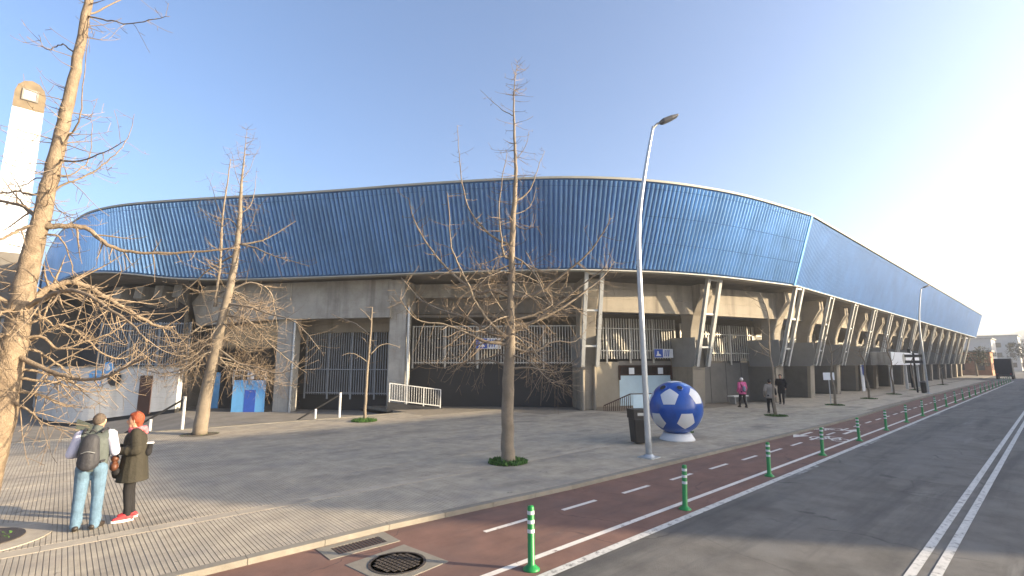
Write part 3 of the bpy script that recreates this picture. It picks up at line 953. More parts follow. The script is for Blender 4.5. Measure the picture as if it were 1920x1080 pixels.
# ------------------------------------------------------------------ buildings across the street (they throw the long shadow over the plaza)
def block(name, u0, u1, v0, v1, h, label, m='render_cream'):
    b = empty(name, (u0, v0, 0), label=label, cat='building')
    W, Dp = u1 - u0, v0 - v1
    q = MB(); q.box((0, -Dp, -.2), (W, 0, h)); q.build('wall', m, b)
    q = MB(); q.box((-.0, -Dp, h), (W, .0, h + .05)); q.build('roof', 'roof_tile', b)
    q1 = MB(); q1.box((-.55, 0, 0), (.55, .04, 1.5)); wm = q1.mesh('window'); wm.materials.append(MATS['glass_dark'])
    q1 = MB(); q1.box((-.7, 0, -.12), (.7, .16, 0)); sm = q1.mesh('sill'); sm.materials.append(MATS['render_white'])
    for fl in range(int(h // 3)):
        for i in range(int(W // 2.6)):
            o = link('window', wm, b); o.location = (1.4 + i * 2.6, 0, 1.1 + fl * 3.0)
            o2 = link('sill', sm, o)
    return b
block('apartment_building', 31.6, 51.8, -20, -27.8, 12.0, 'cream apartment block across the street beyond the right edge', 'render_cream')
block('apartment_building', 52.0, 71.5, -20, -30, 13.6, 'white apartment block across the street next to the cream one', 'render_white')
block('apartment_building', 80, 135, -20, -32, 14.5, 'long cream apartment block farther down the opposite side of the street', 'render_cream')

# ------------------------------------------------------------------ tower and annex at the left
tp = D(38, 300, 45)
TW = empty('tower', (tp.x, tp.y, 0), R(4), label='tall white tower with a stained arched head and a square opening', cat='tower')
TH = D(55, 190, 45).z
q = MB(); hw = 1.08
q.add([(-hw*1.12, -hw*1.12, -1), (hw*1.12, -hw*1.12, -1), (hw*1.12, hw*1.12, -1), (-hw*1.12, hw*1.12, -1), (-hw, -hw, TH), (hw, -hw, TH), (hw, hw, TH), (-hw, hw, TH)],
      [(0,3,2,1),(4,5,6,7),(0,1,5,4),(1,2,6,5),(2,3,7,6),(3,0,4,7)])
q.build('shaft', 'tower_white', TW)
q = MB()
arch = [(-hw - .02, TH - 1.3), (hw + .02, TH - 1.3), (hw + .02, TH + .3), (hw * .86, TH + 1.0), (hw * .5, TH + 1.5), (0, TH + 1.7), (-hw * .5, TH + 1.5), (-hw * .86, TH + 1.0), (-hw - .02, TH + .3)]
q.prism([(x, -hw - .02, z) for x, z in arch], None, (0, 2 * hw + .04, 0))
TC = q.build('head', 'tower_stain', TW)
q = MB()
for lo, hi in (((-.58, -.14, -.58), (.58, 0, -.44)), ((-.58, -.14, .44), (.58, 0, .58)), ((-.58, -.14, -.44), (-.44, 0, .44)), ((.44, -.14, -.44), (.58, 0, .44))):
    q.box(lo, hi, Matrix.Translation((0, -hw - .02, TH + .15)))
q.build('opening_frame', 'concrete_dark', TC)
q = MB(); q.box((-.44, -.05, -.44), (.44, 0, .44), Matrix.Translation((0, -hw - .02, TH + .15))); q.build('opening', 'tower_white', TC)
AX = empty('annex', D(-60, 640, 38) * 1.0, label='grey concrete annex block below the white tower', cat='building')
AX.location.z = 0
q = MB(); ztop = D(10, 468, 38).z
q.box((-6, 0, COURT), (3.0, 8, ztop)); q.build('wall', 'annex_grey', AX)
q = MB(); q.box((3.0, .3, COURT), (8.5, 6, 7.4)); q.build('wall', 'annex_grey', AX)
for i in range(7):
    q = MB(); q.box((-5.6 + i * 1.2, -.1, 2.2), (-5.2 + i * 1.2, -.002, 6.0)); q.build('fin', 'steel_plate', AX)
q = MB(); q.box((-6.1, -.15, 6.1), (3.1, -.002, 6.35)); q.build('ledge', 'concrete_dark', AX)

# ------------------------------------------------------------------ trees
def jitter(r): return Vector((random.uniform(-r, r), random.uniform(-r, r), random.uniform(-r, r)))
def smooth_path(pts, sub=4):
    return [Vector(p) for p in catmull([tuple(p) for p in pts], sub)]
def twig(mb, p, d, L, r, depth, curl=0.35, droop=0.12, sides=4):
    n = 4 if depth == 0 else 6
    pts = [Vector(p)]
    d = d.normalized()
    step = L / n
    for i in range(n):
        f = i / n
        d = (d + jitter(.11) + Vector((0, 0, -droop * 1.3 + curl * f * 1.2))).normalized()
        pts.append(pts[-1] + d * step)
    rad = [max(.0036, r * (1 - .85 * i / n)) for i in range(n + 1)]
    mb.tube(pts, rad, 3 if (depth == 0 or r < .007) else sides, cap=False)
    if depth > 0:
        k = max(1, int(L / .34))
        for j in range(k):
            f = random.uniform(.15, .98)
            i = min(int(f * n), n - 1)
            q = pts[i].lerp(pts[i + 1], f * n - i)
            a = (pts[i + 1] - pts[i]).normalized()
            side = a.cross(jitter(1)).normalized()
            nd = (a * .55 + side * .9 + Vector((0, 0, .1))).normalized()
            twig(mb, q, nd, L * random.uniform(.22, .5) * (1.1 - .5 * f), max(.004, r * .5 * (1 - .5 * f)), depth - 1, curl, droop)
def limb(tree, pts, r0, r1, dens, tl, mtrunk, mtwig, depth=1, curl=.35, droop=.12):
    path = smooth_path(pts, 4)
    k = len(path)
    for i in range(1, k): path[i] += jitter(.012)
    m = MB(); m.tube(path, [r0 + (r1 - r0) * (i / (k - 1)) ** .8 for i in range(k)], 7 if r0 > .03 else 5)
    lo = m.build('limb', mtrunk, tree, True)
    t = MB()
    Ltot = sum((path[i + 1] - path[i]).length for i in range(k - 1))
    for j in range(int(Ltot * dens * .8)):
        f = random.uniform(.12, 1.0) ** .8
        x = f * (k - 1); i = min(int(x), k - 2)
        q = path[i].lerp(path[i + 1], x - i)
        a = (path[i + 1] - path[i]).normalized()
        side = a.cross(jitter(1)).normalized()
        nd = a * random.uniform(.2, .8) + side
        twig(t, q, nd, tl * random.uniform(.45, 1.7) * (1.15 - .55 * f), max(.005, (r0 + (r1 - r0) * f) * .42), depth, curl, droop)
    if t.v:
        tag(t.build('twigs', mtwig, lo), kind='stuff')
    return lo
def tree(base, label, trunk, fwd, limbs, mtrunk='bark', mtwig='twig', group=None, fill=0, fz=(2, 6), ftl=1.0, dens=9, tl=.7, fl=(1.0, 2.2)):
    """trunk: (x, y, radius) measured on the photograph; limbs: lists of measured points with a depth spread"""
    tp = [D(x, y, fwd) for x, y, r in trunk]
    tp[0].z = max(tp[0].z, 0) if abs(tp[0].z) < .4 else tp[0].z
    T = empty('tree', (0, 0, 0), label=label, cat='tree', group=group)
    path = [np.array(p) for p in catmull([(*p, r) for p, (x, y, r) in zip(tp, trunk)], 5)]
    m = MB(); m.tube([Vector(p[:3]) + (jitter(.012) if 0 < i else Vector()) for i, p in enumerate(path)], [max(.006, p[3]) for p in path], 12)
    m.build('trunk', mtrunk, T, True)
    for pts, r0, r1, spread, dn, t_l in limbs:
        n = len(pts)
        w = [D(x, y, fwd + spread * (i / (n - 1)) ** 1.2) for i, (x, y) in enumerate(pts)]
        limb(T, w, r0 * (1.0 if fwd < 9 else 1.3), r1 * (1.0 if fwd < 9 else 1.5), dn, t_l, mtrunk, mtwig)
    # further limbs all round the trunk
    for j in range(fill):
        z = random.uniform(*fz)
        i = min(range(len(path)), key=lambda i: abs(path[i][2] - z))
        p = Vector(path[i][:3]); r = path[i][3]
        a = random.uniform(0, 2 * math.pi)
        L = random.uniform(*fl) * (1 - .45 * (z - fz[0]) / (fz[1] - fz[0]))
        d = Vector((math.cos(a), math.sin(a), random.uniform(-.15, .35)))
        pts = [p]
        for s_ in range(5):
            d = (d + jitter(.10) + Vector((0, 0, -.24 if s_ < 3 else .22))).normalized()
            pts.append(pts[-1] + d * (L / 5))
        limb(T, pts, max(.008, min(.028, r * .3)), .004, dens, tl, mtrunk, mtwig, 1, .4, .18)
    # short twigs up the leader
    t = MB()
    for j in range(120 if trunk[0][2] > .1 else 8):
        i = random.randint(int(len(path) * .42), len(path) - 1)
        p = Vector(path[i][:3]); a = random.uniform(0, 6.28)
        top = i / len(path)
        twig(t, p, Vector((math.cos(a), math.sin(a), random.uniform(-.1, .7))), random.uniform(.35, 1.25) * (1.3 - .95 * top), .009, 1, .35, .1)
    tag(t.build('twigs', mtwig, T), kind='stuff')
    return T

random.seed(21)
tree(None, 'tall bare tree at the left edge, nearest to the camera', [(-58, 1015, .23), (-45, 960, .20), (-25, 890, .185), (0, 790, .175), (18, 690, .165), (38, 580, .15), (60, 470, .128), (82, 390, .112), (105, 290, .098), (128, 190, .082), (150, 90, .068), (168, -10, .055), (182, -90, .04), (195, -160, .02)], 7.5, [
    ([(80, 425), (110, 424), (140, 424), (165, 430), (195, 455), (225, 468), (270, 474), (330, 475), (400, 470), (450, 463)], .05, .014, .8, 6, .45),
    ([(40, 575), (70, 555), (105, 535), (140, 530), (175, 543), (215, 566), (255, 590), (295, 612), (325, 613)], .06, .02, 1.0, 13, .7),
    ([(45, 580), (80, 560), (120, 545), (160, 552), (200, 575), (245, 608), (275, 640)], .045, .012, -.9, 14, .7),
    ([(30, 665), (80, 690), (120, 704), (160, 712), (195, 708), (235, 690), (275, 668)], .042, .012, -.5, 13, .6),
    ([(35, 640), (75, 630), (110, 655), (160, 640), (210, 625), (240, 600)], .03, .008, .6, 14, .6),
    ([(30, 650), (60, 640), (110, 610), (150, 625), (190, 660), (230, 672), (262, 655)], .03, .008, 1.2, 14, .6),
    ([(32, 620), (70, 600), (85, 590), (95, 560), (118, 545)], .025, .008, .5, 12, .6),
    ([(38, 590), (15, 570), (-15, 552), (-60, 545)], .045, .02, -.4, 8, .5),
    ([(45, 555), (20, 538), (-10, 520), (-60, 500)], .045, .02, .4, 8, .5),
    ([(75, 428), (65, 405), (45, 388), (20, 380), (-20, 376)], .045, .02, .5, 8, .5),
    ([(72, 430), (55, 424), (30, 436), (5, 446), (-30, 455)], .032, .015, -.5, 8, .5),
    ([(92, 362), (60, 365), (30, 358), (0, 362), (-40, 350)], .022, .01, .4, 7, .5),
    ([(92, 362), (125, 345), (150, 335), (185, 315), (215, 290), (240, 258), (252, 215)], .022, .004, .6, 6, .5),
    ([(105, 285), (130, 255), (148, 230), (153, 190), (160, 130), (166, 65)], .02, .004, -.6, 6, .5),
    ([(160, 30), (195, 15), (235, -5), (280, -30)], .018, .006, .6, 5, .5),
    ([(165, 30), (200, 38), (240, 44), (280, 38), (318, 30)], .016, .004, -.5, 5, .35),
    ([(138, 98), (118, 83), (100, 90), (84, 92), (74, 66)], .014, .004, .3, 5, .35),
    ([(112, 300), (150, 302), (195, 285), (236, 262)], .02, .004, -.7, 7, .45),
    ([(108, 330), (140, 325), (165, 300), (172, 250), (170, 220)], .014, .004, .5, 7, .4),
    ([(100, 330), (70, 335), (40, 350), (15, 340)], .014, .004, .5, 8, .5),
    ([(112, 265), (80, 255), (40, 245), (0, 235)], .012, .004, -.4, 7, .4),
    ([(70, 440), (100, 440), (120, 455), (132, 490), (140, 520), (150, 545)], .018, .006, .3, 7, .5),
    ([(90, 345), (100, 380), (120, 400), (150, 412)], .012, .004, -.8, 8, .4),
], fill=16, fz=(1.9, 3.5), dens=13, tl=.55, fl=(.8, 2.1))

random.seed(33)
tree(None, 'bare tree with a double leader at the far edge of the plaza, left of centre', [(374, 816, .24), (384, 750, .21), (399, 680, .18), (412, 620, .165), (430, 545, .135), (444, 470, .105), (450, 400, .075), (453, 340, .045), (459, 290, .022), (463, 243, .006)], 17.8, [
    ([(403, 575), (408, 530), (413, 500), (416, 430), (421, 380), (428, 330), (432, 298)], .05, .01, -.6, 7, .8),
    ([(452, 458), (480, 454), (505, 445), (530, 430), (555, 414)], .035, .006, .6, 5, .5),
    ([(452, 458), (480, 465), (505, 477), (540, 487), (580, 500)], .03, .006, -.8, 6, .6),
    ([(436, 480), (400, 500), (375, 520), (330, 560), (290, 580)], .035, .006, .9, 8, .7),
    ([(430, 545), (470, 530), (505, 545), (515, 585), (520, 620)], .032, .007, .8, 10, .8),
    ([(425, 570), (465, 575), (510, 590), (555, 605), (600, 655)], .04, .006, -1.2, 12, .9),
    ([(420, 590), (465, 600), (500, 640), (535, 670), (575, 700)], .036, .006, 1.0, 12, .9),
    ([(418, 600), (380, 610), (340, 640), (300, 650), (262, 640)], .036, .006, -1.0, 12, .9),
    ([(412, 620), (380, 650), (345, 690), (300, 700), (262, 690)], .036, .006, .8, 12, .9),
    ([(410, 640), (380, 670), (345, 698), (300, 700), (265, 660)], .03, .006, -.8, 12, .8),
    ([(405, 650), (445, 680), (485, 690), (520, 700), (555, 690)], .034, .006, -.6, 12, .9),
    ([(402, 660), (430, 690), (460, 705), (490, 700), (510, 720)], .03, .006, .7, 12, .8),
    ([(448, 430), (430, 410), (405, 415), (385, 400), (370, 385)], .022, .004, -.4, 7, .5),
    ([(450, 400), (470, 385), (478, 350), (480, 320)], .02, .004, .5, 6, .5),
    ([(455, 335), (468, 318), (478, 292), (488, 275)], .011, .003, .4, 8, .4),
    ([(453, 355), (442, 325), (437, 295), (430, 278)], .011, .003, -.4, 8, .4),
    ([(448, 440), (470, 422), (482, 392), (500, 372)], .016, .003, -.6, 8, .5),
    ([(419, 410), (405, 380), (398, 350), (388, 330)], .014, .003, .5, 8, .45),
    ([(457, 310), (447, 290), (444, 265)], .008, .003, .3, 8, .3),
    ([(461, 280), (472, 265), (478, 248)], .008, .003, -.3, 8, .3),
], 'bark_pale', 'twig', fill=34, fz=(2.3, 5.4), dens=12, tl=.85, fl=(1.5, 3.3))

random.seed(45)
tree(None, 'bare grey-barked tree in the middle of the plaza in front of the stadium', [(953, 872, .20), (952, 840, .172), (952, 780, .160), (954, 700, .152), (957, 640, .125), (958, 560, .10), (960, 480, .085), (963, 400, .072), (967, 330, .052), (965, 270, .038), (963, 210, .026), (965, 160, .014), (970, 118, .006)], 12.9, [
    ([(955, 555), (925, 545), (900, 550), (870, 532), (840, 505), (810, 470), (785, 430), (772, 400), (766, 370)], .045, .008, .6, 6, .6),
    ([(955, 640), (915, 600), (892, 567), (880, 537), (865, 507), (850, 475), (845, 450), (842, 400), (838, 362)], .036, .006, -.8, 6, .6),
    ([(958, 458), (938, 452), (915, 437), (890, 408), (875, 380), (865, 335), (861, 290), (857, 235)], .032, .005, .7, 6, .5),
    ([(957, 485), (945, 478), (939, 440), (936, 390), (942, 335), (950, 288)], .03, .005, -.5, 7, .45),
    ([(964, 378), (985, 365), (999, 345), (1005, 325), (1014, 300), (1022, 284)], .02, .004, .5, 6, .4),
    ([(958, 555), (985, 557), (1015, 545), (1055, 515), (1100, 478), (1130, 437), (1146, 408)], .042, .006, -.8, 6, .6),
    ([(957, 612), (1000, 604), (1050, 580), (1090, 552), (1130, 520), (1152, 490)], .042, .006, .6, 8, .7),
    ([(957, 625), (1005, 600), (1060, 560), (1110, 520), (1135, 500)], .034, .006, -1.0, 8, .6),
    ([(960, 600), (1000, 590), (1035, 570), (1022, 540), (1000, 500), (985, 470)], .026, .004, .6, 8, .6),
    ([(957, 632), (920, 625), (880, 598), (830, 582), (790, 562), (752, 520)], .046, .006, .7, 10, .8),
    ([(955, 645), (910, 640), (870, 622), (830, 608), (780, 598), (750, 560)], .04, .006, -.8, 10, .8),
    ([(957, 600), (930, 565), (915, 530), (925, 500), (940, 480)], .022, .004, -.6, 8, .6),
    ([(958, 480), (985, 495), (1010, 525), (1025, 560), (1050, 590)], .024, .004, -.7, 8, .6),
    ([(955, 690), (915, 675), (870, 680), (830, 690), (795, 680)], .026, .004, .9, 11, .7),
    ([(958, 692), (1000, 690), (1035, 700), (1060, 690), (1085, 668)], .026, .004, -.9, 11, .7),
    ([(957, 650), (1000, 660), (1040, 640), (1080, 640), (1110, 600)], .032, .004, .9, 11, .7),
    ([(963, 217), (945, 208), (925, 192), (900, 168)], .012, .003, .3, 4, .25),
    ([(966, 300), (985, 275), (992, 245)], .01, .003, -.3, 5, .25),
    ([(963, 400), (985, 395), (1000, 375), (1005, 350)], .014, .003, .5, 7, .4),
    ([(962, 420), (985, 430), (1005, 425), (1015, 440)], .014, .003, -.5, 7, .45),
], 'bark_pale', 'twig', fill=26, fz=(2.7, 5.4), dens=11, tl=.75, fl=(1.2, 2.9))

random.seed(52)
tree(None, 'slim young bare tree near the stadium, left of the white railing', [(683, 792, .07), (687, 720, .058), (692, 660, .05), (696, 610, .04), (698, 576, .02)], 21.7, [
    ([(693, 628), (668, 608), (640, 597), (620, 588)], .026, .008, .5, 2.5, .35),
    ([(691, 680), (672, 667), (655, 662), (640, 667)], .022, .006, -.5, 2.5, .35),
    ([(694, 665), (712, 648), (730, 645), (750, 652)], .026, .006, .5, 2.5, .35),
    ([(697, 602), (688, 590), (674, 577)], .02, .006, -.4, 2.5, .3),
    ([(691, 650), (684, 638), (676, 630)], .015, .005, .3, 3, .3),
], 'bark_pale', 'twig', fill=1, fz=(2.2, 3.6), dens=3, tl=.3, fl=(.5, .9))
yt = [(25.3, 9.3, 5.9, 'slender young bare tree beside the two people talking'), (34.2, 9.2, 5.2, 'slender young bare tree with a small white notice beside it'),
      (42.0, 9.2, 5.0, 'slender young bare tree in front of the blue and white pillar'), (49.3, 9.1, 5.0, 'slender young bare tree in front of the white canopy'),
      (58.0, 9.1, 4.8, 'slender young bare tree just beyond the white canopy'), (74.0, 9.1, 4.8, 'farthest slender young bare tree along the pavement')]
for i, (u_, v_, h_, lab) in enumerate(yt):
    random.seed(60 + i)
    T = empty('tree', (u_, v_, 0), label=lab, cat='tree', group='young trees along the pavement')
    p = [Vector((0, 0, 0)) + Vector((random.uniform(-.06, .06) * k, random.uniform(-.06, .06) * k, h_ * k / 6)) for k in range(7)]
    m = MB(); m.tube(smooth_path(p, 3), np.linspace(.075, .015, 19), 8); m.build('trunk', 'bark_pale', T, True)
    for j in range(9):
        k = random.uniform(2.2, 5.6); b = p[int(k)].lerp(p[min(int(k) + 1, 6)], k % 1)
        a = random.uniform(0, 6.28); L = random.uniform(.7, 1.5)
        d = Vector((math.cos(a), math.sin(a), .2)); pts = [b]
        for s_ in range(4):
            d = (d + jitter(.2) + Vector((0, 0, .18))).normalized(); pts.append(pts[-1] + d * L / 4)
        limb(T, pts, .02, .005, 4, .4, 'bark_pale', 'twig', 0)

# tree pits with tufts of grass
def tuft(mb, c, rad, n, h):
    for j in range(n):
        a = random.uniform(0, 6.28); rr = rad * math.sqrt(random.random())
        p = Vector((c[0] + rr * math.cos(a), c[1] + rr * math.sin(a), c[2]))
        d = Vector((random.uniform(-.6, .6), random.uniform(-.6, .6), 1)).normalized()
        hh = h * random.uniform(.4, 1.1) * (1.15 - .6 * rr / rad)
        s_ = d.cross(jitter(1)).normalized() * random.uniform(.008, .02)
        mid = p + d * hh * .55; tip = p + d * hh + Vector((d.x, d.y, -.1)) * hh * .6
        mb.add([p - s_, p + s_, mid + s_ * .8, mid - s_ * .8, tip], [(0, 1, 2, 3), (3, 2, 4)])
def pit(c, r, lab, grass, gh=.14, ring=False):
    P = empty('tree_pit', (c[0], c[1], 0), label=lab, cat='tree pit')
    q = MB(); q.disc((0, 0, .008), r, 28); q.build('soil', 'earth', P)
    if ring:
        q = MB(); q.lathe([(r, 0), (r, .02), (r + .12, .024), (r + .12, 0)], 40); q.build('ring', 'cast_iron', P)
        q = MB(); q.lathe([(r + .12, 0), (r + .12, .012), (r + .42, .010), (r + .42, 0)], 40); q.build('surround', 'slab', P)
    if grass:
        g = MB(); tuft(g, (0, 0, .005), r * 1.02, grass, gh)
        tag(g.build('grass', 'grass', P), kind='stuff')
    return P
random.seed(5)
b1 = G(-52, 1016); pit((b1.x, b1.y), .42, 'ringed tree pit at the lower left corner of the pavement', 70, .08, True)
b3 = D(952, 870, 12.9); pit((b3.x, b3.y), .50, 'tuft of green grass round the foot of the middle tree', 900, .17)
b4 = D(683, 792, 21.7); pit((b4.x, b4.y), .52, 'clump of green weeds at the foot of the slim young tree', 600, .22)
b2 = D(374, 816, 17.8); pit((b2.x, b2.y), .6, 'bare round soil patch at the foot of the double-leader tree', 40, .05)
for i, (u_, v_, h_, lab) in enumerate(yt):
    pit((u_, v_), .5, 'grassy patch at the foot of the ' + lab.replace('slender young bare ', ''), 300 if i < 4 else 120, .12)
pit((16.9, 9.6), .5, 'empty grassy tree pit behind the football-shaped container', 300, .12)

# ------------------------------------------------------------------ street furniture
# green flexible bollards
def make_bollard():
    b = empty('bollard', (0, 0, ZR), cat='bollard')
    q = MB(); q.lathe([(.11, 0), (.11, .015), (.085, .035), (.055, .06), (.045, .07), (.044, .74), (.036, .76), (.001, .765)], 16); q.build('post', 'green_plastic', b, True)
    for z in (.44, .55, .66):
        q = MB(); q.tube([(0, 0, z), (0, 0, z + .045)], .0465, 16, cap=False); q.build('reflective_band', 'band_white', b, True)
    return b
b0 = make_bollard()
for i in range(25):
    o = b0 if i == 0 else copy_tree(b0)
    c = G(997, 1063, ZR)
    o.location = (4.62 + 3.82 * i, 4.75, ZR)
    o.rotation_euler = (random.uniform(-.03, .03), random.uniform(-.03, .03), random.uniform(0, 6))
    o['label'] = ('green plastic bollard with white bands, nearest to the camera' if i == 0 else
                  ORD[i] + ' green bollard along the bike lane, counted from the camera')
    o['group'] = 'green bollards along the bike lane'

# street lamps
def lamp(base, label, s=1.0):
    Lp = empty('street_lamp', (base[0], base[1], 0), label=label, cat='street lamp', group='street lamps')
    # bend measured: straight to 5.5 m, then leaning towards the road and away
    rt = Vector((SH, -CH, 0))
    path = [(0, 0), (-.03, 2.5), (-.06, 5.0), (-.03, 6.2), (.08, 7.2), (.32, 8.5), (.52, 9.4)]
    pts = smooth_path([rt * (a * s) + up * (z * s) for a, z in path], 4)
    q = MB(); k = len(pts); q.tube(pts, [.085 - .045 * i / (k - 1) for i in range(k)], 14); q.build('pole', 'galv', Lp, True)
    q = MB(); q.box((-.22, -.22, 0), (.22, .22, .03)); q.lathe([(.16, .03), (.10, .09)], 12); q.build('base_plate', 'galv', Lp)
    e = pts[-1]
    q = MB(); q.tube([e - up * .05, e + rt * .12 + up * .08, e + rt * .24 + up * .13], [.04, .035, .035], 8); q.build('arm', 'steel_plate', Lp)
    hd = MB(); c = e + rt * .24 + up * .13; ax = (rt + up * .42).normalized(); sd = Vector((CH, SH, 0)); nz = sd.cross(ax).normalized()
    if nz.z < 0: nz = -nz
    prof = [(-.05, .05, .04), (.06, .12, .06), (.32, .13, .05), (.54, .1, .025)]
    vs, n_ = [], 4
    for a, w_, h_ in prof:
        for sx, sy in ((-1, -1), (1, -1), (1, 1), (-1, 1)):
            vs.append(c + ax * a + sd * (sx * w_) + nz * (sy * h_))
    fs = [(0, 1, 2, 3), (15, 14, 13, 12)]
    for i in range(3):
        for j in range(4): fs.append((i * 4 + j, i * 4 + (j + 1) % 4, i * 4 + 4 + (j + 1) % 4, i * 4 + 4 + j))
    hd.add(vs, fs); hd.build('lamp_head', 'lamp_dark', Lp, bevel=.015)
    return Lp
b = G(1217, 858); lamp(b, 'tall galvanised street lamp with a bent pole beside the football container')
lamp(G(1741, 738), 'distant street lamp beyond the white canopy', .92)

# litter bin
b = G(1198, 832)
LB = empty('litter_bin', (b.x, b.y, 0), HEAD - R(90) + R(12), label='black plastic litter bin standing behind the street lamp', cat='litter bin')
q = MB(); w0, w1 = .19, .235
q.add([(-w0, -w0, .04), (w0, -w0, .04), (w0, w0, .04), (-w0, w0, .04), (-w1, -w1, .78), (w1, -w1, .78), (w1, w1, .78), (-w1, w1, .78)], [(0,3,2,1),(4,5,6,7),(0,1,5,4),(1,2,6,5),(2,3,7,6),(3,0,4,7)])
q.build('body', 'black_plastic', LB, bevel=.03)
for i in range(-2, 3):
    q = MB(); q.add([(i * .075 - .018, -w0 - .008, .12), (i * .075 + .018, -w0 - .008, .12), (i * .085 + .018, -w1 - .004, .7), (i * .085 - .018, -w1 - .004, .7)], [(0, 1, 2, 3)]); q.build('fluting', 'black_plastic', LB)
q = MB()
for lo, hi in (((-.25, -.25, .78), (.25, -.21, .86)), ((-.25, -.25, .98), (.25, .25, 1.06)), ((-.25, .21, .78), (.25, .25, .98)), ((-.25, -.25, .86), (-.13, -.21, .98)), ((.13, -.25, .86), (.25, -.21, .98)),
               ((-.25, -.21, .78), (-.21, .21, .98)), ((.21, -.21, .78), (.25, .21, .98))):
    q.box(lo, hi)
q.build('hood', 'black_plastic', LB)
q = MB(); q.box((-.12, -.2, .87), (.12, -.19, .96)); q.build('inner_liner', 'galv', LB)

# football-shaped container
bb = G(1270, 824)
FB = empty('ball_container', (bb.x, bb.y, 0), label='large blue football-shaped container with white pentagons on a white foot', cat='container')
RB = .86; bc = Vector((0, 0, RB + .17))
q = MB(); q.lathe([(.56, 0), (.56, .03), (.44, .22), (.40, .22)], 40); q.build('foot', 'ball_white', FB, True)
q = MB(); prof = [(RB * math.sin(math.pi * i / 40), -RB * math.cos(math.pi * i / 40)) for i in range(41)]
q.lathe(prof, 56, bc); SB = q.build('shell', 'ball_blue', FB, True)
dirc = Vector((bb.x, bb.y, bc.z - CAM_H)).normalized()
rgt = dirc.cross(up).normalized(); upv = rgt.cross(dirc).normalized()
def vdir(a, b):
    c = math.sqrt(max(0, 1 - a * a - b * b)); return (rgt * a + upv * b - dirc * c).normalized()
a1 = vdir(-.22, .38); d1 = vdir(.38, -.52)
e1 = (d1 - a1 * d1.dot(a1)).normalized(); e2 = a1.cross(e1)
verts = [a1]; th = math.atan(2)
for k in range(5):
    verts.append(a1 * math.cos(th) + (e1 * math.cos(k * 2 * math.pi / 5) + e2 * math.sin(k * 2 * math.pi / 5)) * math.sin(th))
verts += [-v for v in verts]
for v in verts:
    if v.z < -.75: continue
    nb = max([w for w in verts if .2 < w.dot(v) < .9], key=lambda w: w.z)
    f1 = (nb - v * nb.dot(v)).normalized(); f2 = v.cross(f1)
    q = MB(); rr = R(20.5)
    pts = [v]; rings = 4
    for g in range(1, rings + 1):
        for k in range(5 * g):
            c0 = k // g; f = (k % g) / g
            a0, a2 = c0 * 2 * math.pi / 5, (c0 + 1) * 2 * math.pi / 5
            x = math.cos(a0) * (1 - f) + math.cos(a2) * f; y = math.sin(a0) * (1 - f) + math.sin(a2) * f
            sc = math.tan(rr) * g / rings
            pts.append((v + (f1 * x + f2 * y) * sc).normalized())
    fs = []
    st = lambda g: 1 + 5 * (g - 1) * g // 2
    for k in range(5): fs.append((0, 1 + k, 1 + (k + 1) % 5))
    for g in range(2, rings + 1):
        for c0 in range(5):
            for j in range(g):
                o1 = st(g) + (c0 * g + j) % (5 * g); o2 = st(g) + (c0 * g + j + 1) % (5 * g)
                i1 = st(g - 1) + (c0 * (g - 1) + j) % (5 * (g - 1)); i0 = st(g - 1) + (c0 * (g - 1) + j - 1) % (5 * (g - 1)) if j else None
                if j < g - 1: fs.append((o1, o2, i1))
                else: fs.append((o1, o2, st(g - 1) + (c0 * (g - 1) + j) % (5 * (g - 1))))
                if j: fs.append((o1, i1, i0))
    q.add([bc + p * (RB + .006) for p in pts], fs); q.build('pentagon', 'ball_white', FB, True)
for (x, y, rr) in ((.17, .70, .085), (-.42, .70, .10)):
    v = vdir(x, y); f1 = v.cross(up).normalized(); f2 = v.cross(f1)
    q = MB(); ring_ = []
    q.tube([bc + v * (RB - .02), bc + v * (RB + .03)], rr * 1.25, 20); q.build('hole_collar', 'ball_blue', FB, True)
    q = MB(); q.tube([bc + v * (RB + .031), bc + v * (RB + .034)], rr, 20); q.build('hole', 'black_plastic', FB)

# white railing by the second pillar on its dark ramp wall
ra, rb = Vector((15.55, 23.1, 0)), Vector((13.15, 24.4, 0))
RL = empty('railing', ra, math.atan2(rb.y - ra.y, rb.x - ra.x), label='short white railing on a dark ramp wall beside the second pillar', cat='railing')
Lr = (rb - ra).length
def hz(t): return .02 + .38 * t
for k in range(4):
    t = k / 3; q = MB(); q.box((Lr * t - .03, -.03, hz(t)), (Lr * t + .03, .03, hz(t) + 1.02)); q.build('post', 'white_paint', RL)
for h_ in (.12, 1.0):
    q = MB(); q.bar((0, 0, hz(0) + h_), (Lr, 0, hz(1) + h_), .05, .05); q.build('rail', 'white_paint', RL)
q = MB()
for k in range(1, 21):
    t = k / 21; q.box((Lr * t - .012, -.012, hz(t) + .12), (Lr * t + .012, .012, hz(t) + 1.0))
tag(q.build('bars', 'white_paint', RL), kind='stuff')
q = MB(); q.prism([(-.1, -.12, -.1), (Lr + .1, -.12, -.1), (Lr + .1, -.12, .41), (-.1, -.12, .02)], None, (0, .24, 0)); q.build('ramp_wall', 'black_wall', RL)
# curved barrier left of the gate
cp = G(1165, 770)
BR = empty('barrier', (cp.x, cp.y, 0), math.atan2(-.45, .9), label='low slatted barrier sloping down beside the pale blue gate', cat='barrier')
q = MB(); q.bar((-1.0, 0, .28), (.55, 0, .85), .05, .05); q.bar((.55, 0, .85), (1.9, 0, .85), .05, .05); q.build('rail', 'brown_door', BR)
q = MB()
for k in range(15):
    x = -1.0 + k * .11; q.box((x - .014, -.014, 0), (x + .014, .014, .28 + max(0, (x + 1)) * .57 / 1.55))
tag(q.build('slats', 'brown_door', BR), kind='stuff')
q = MB(); q.box((.7, -.02, .03), (1.85, .0, .82)); q.build('panel', 'pale_blue', BR)
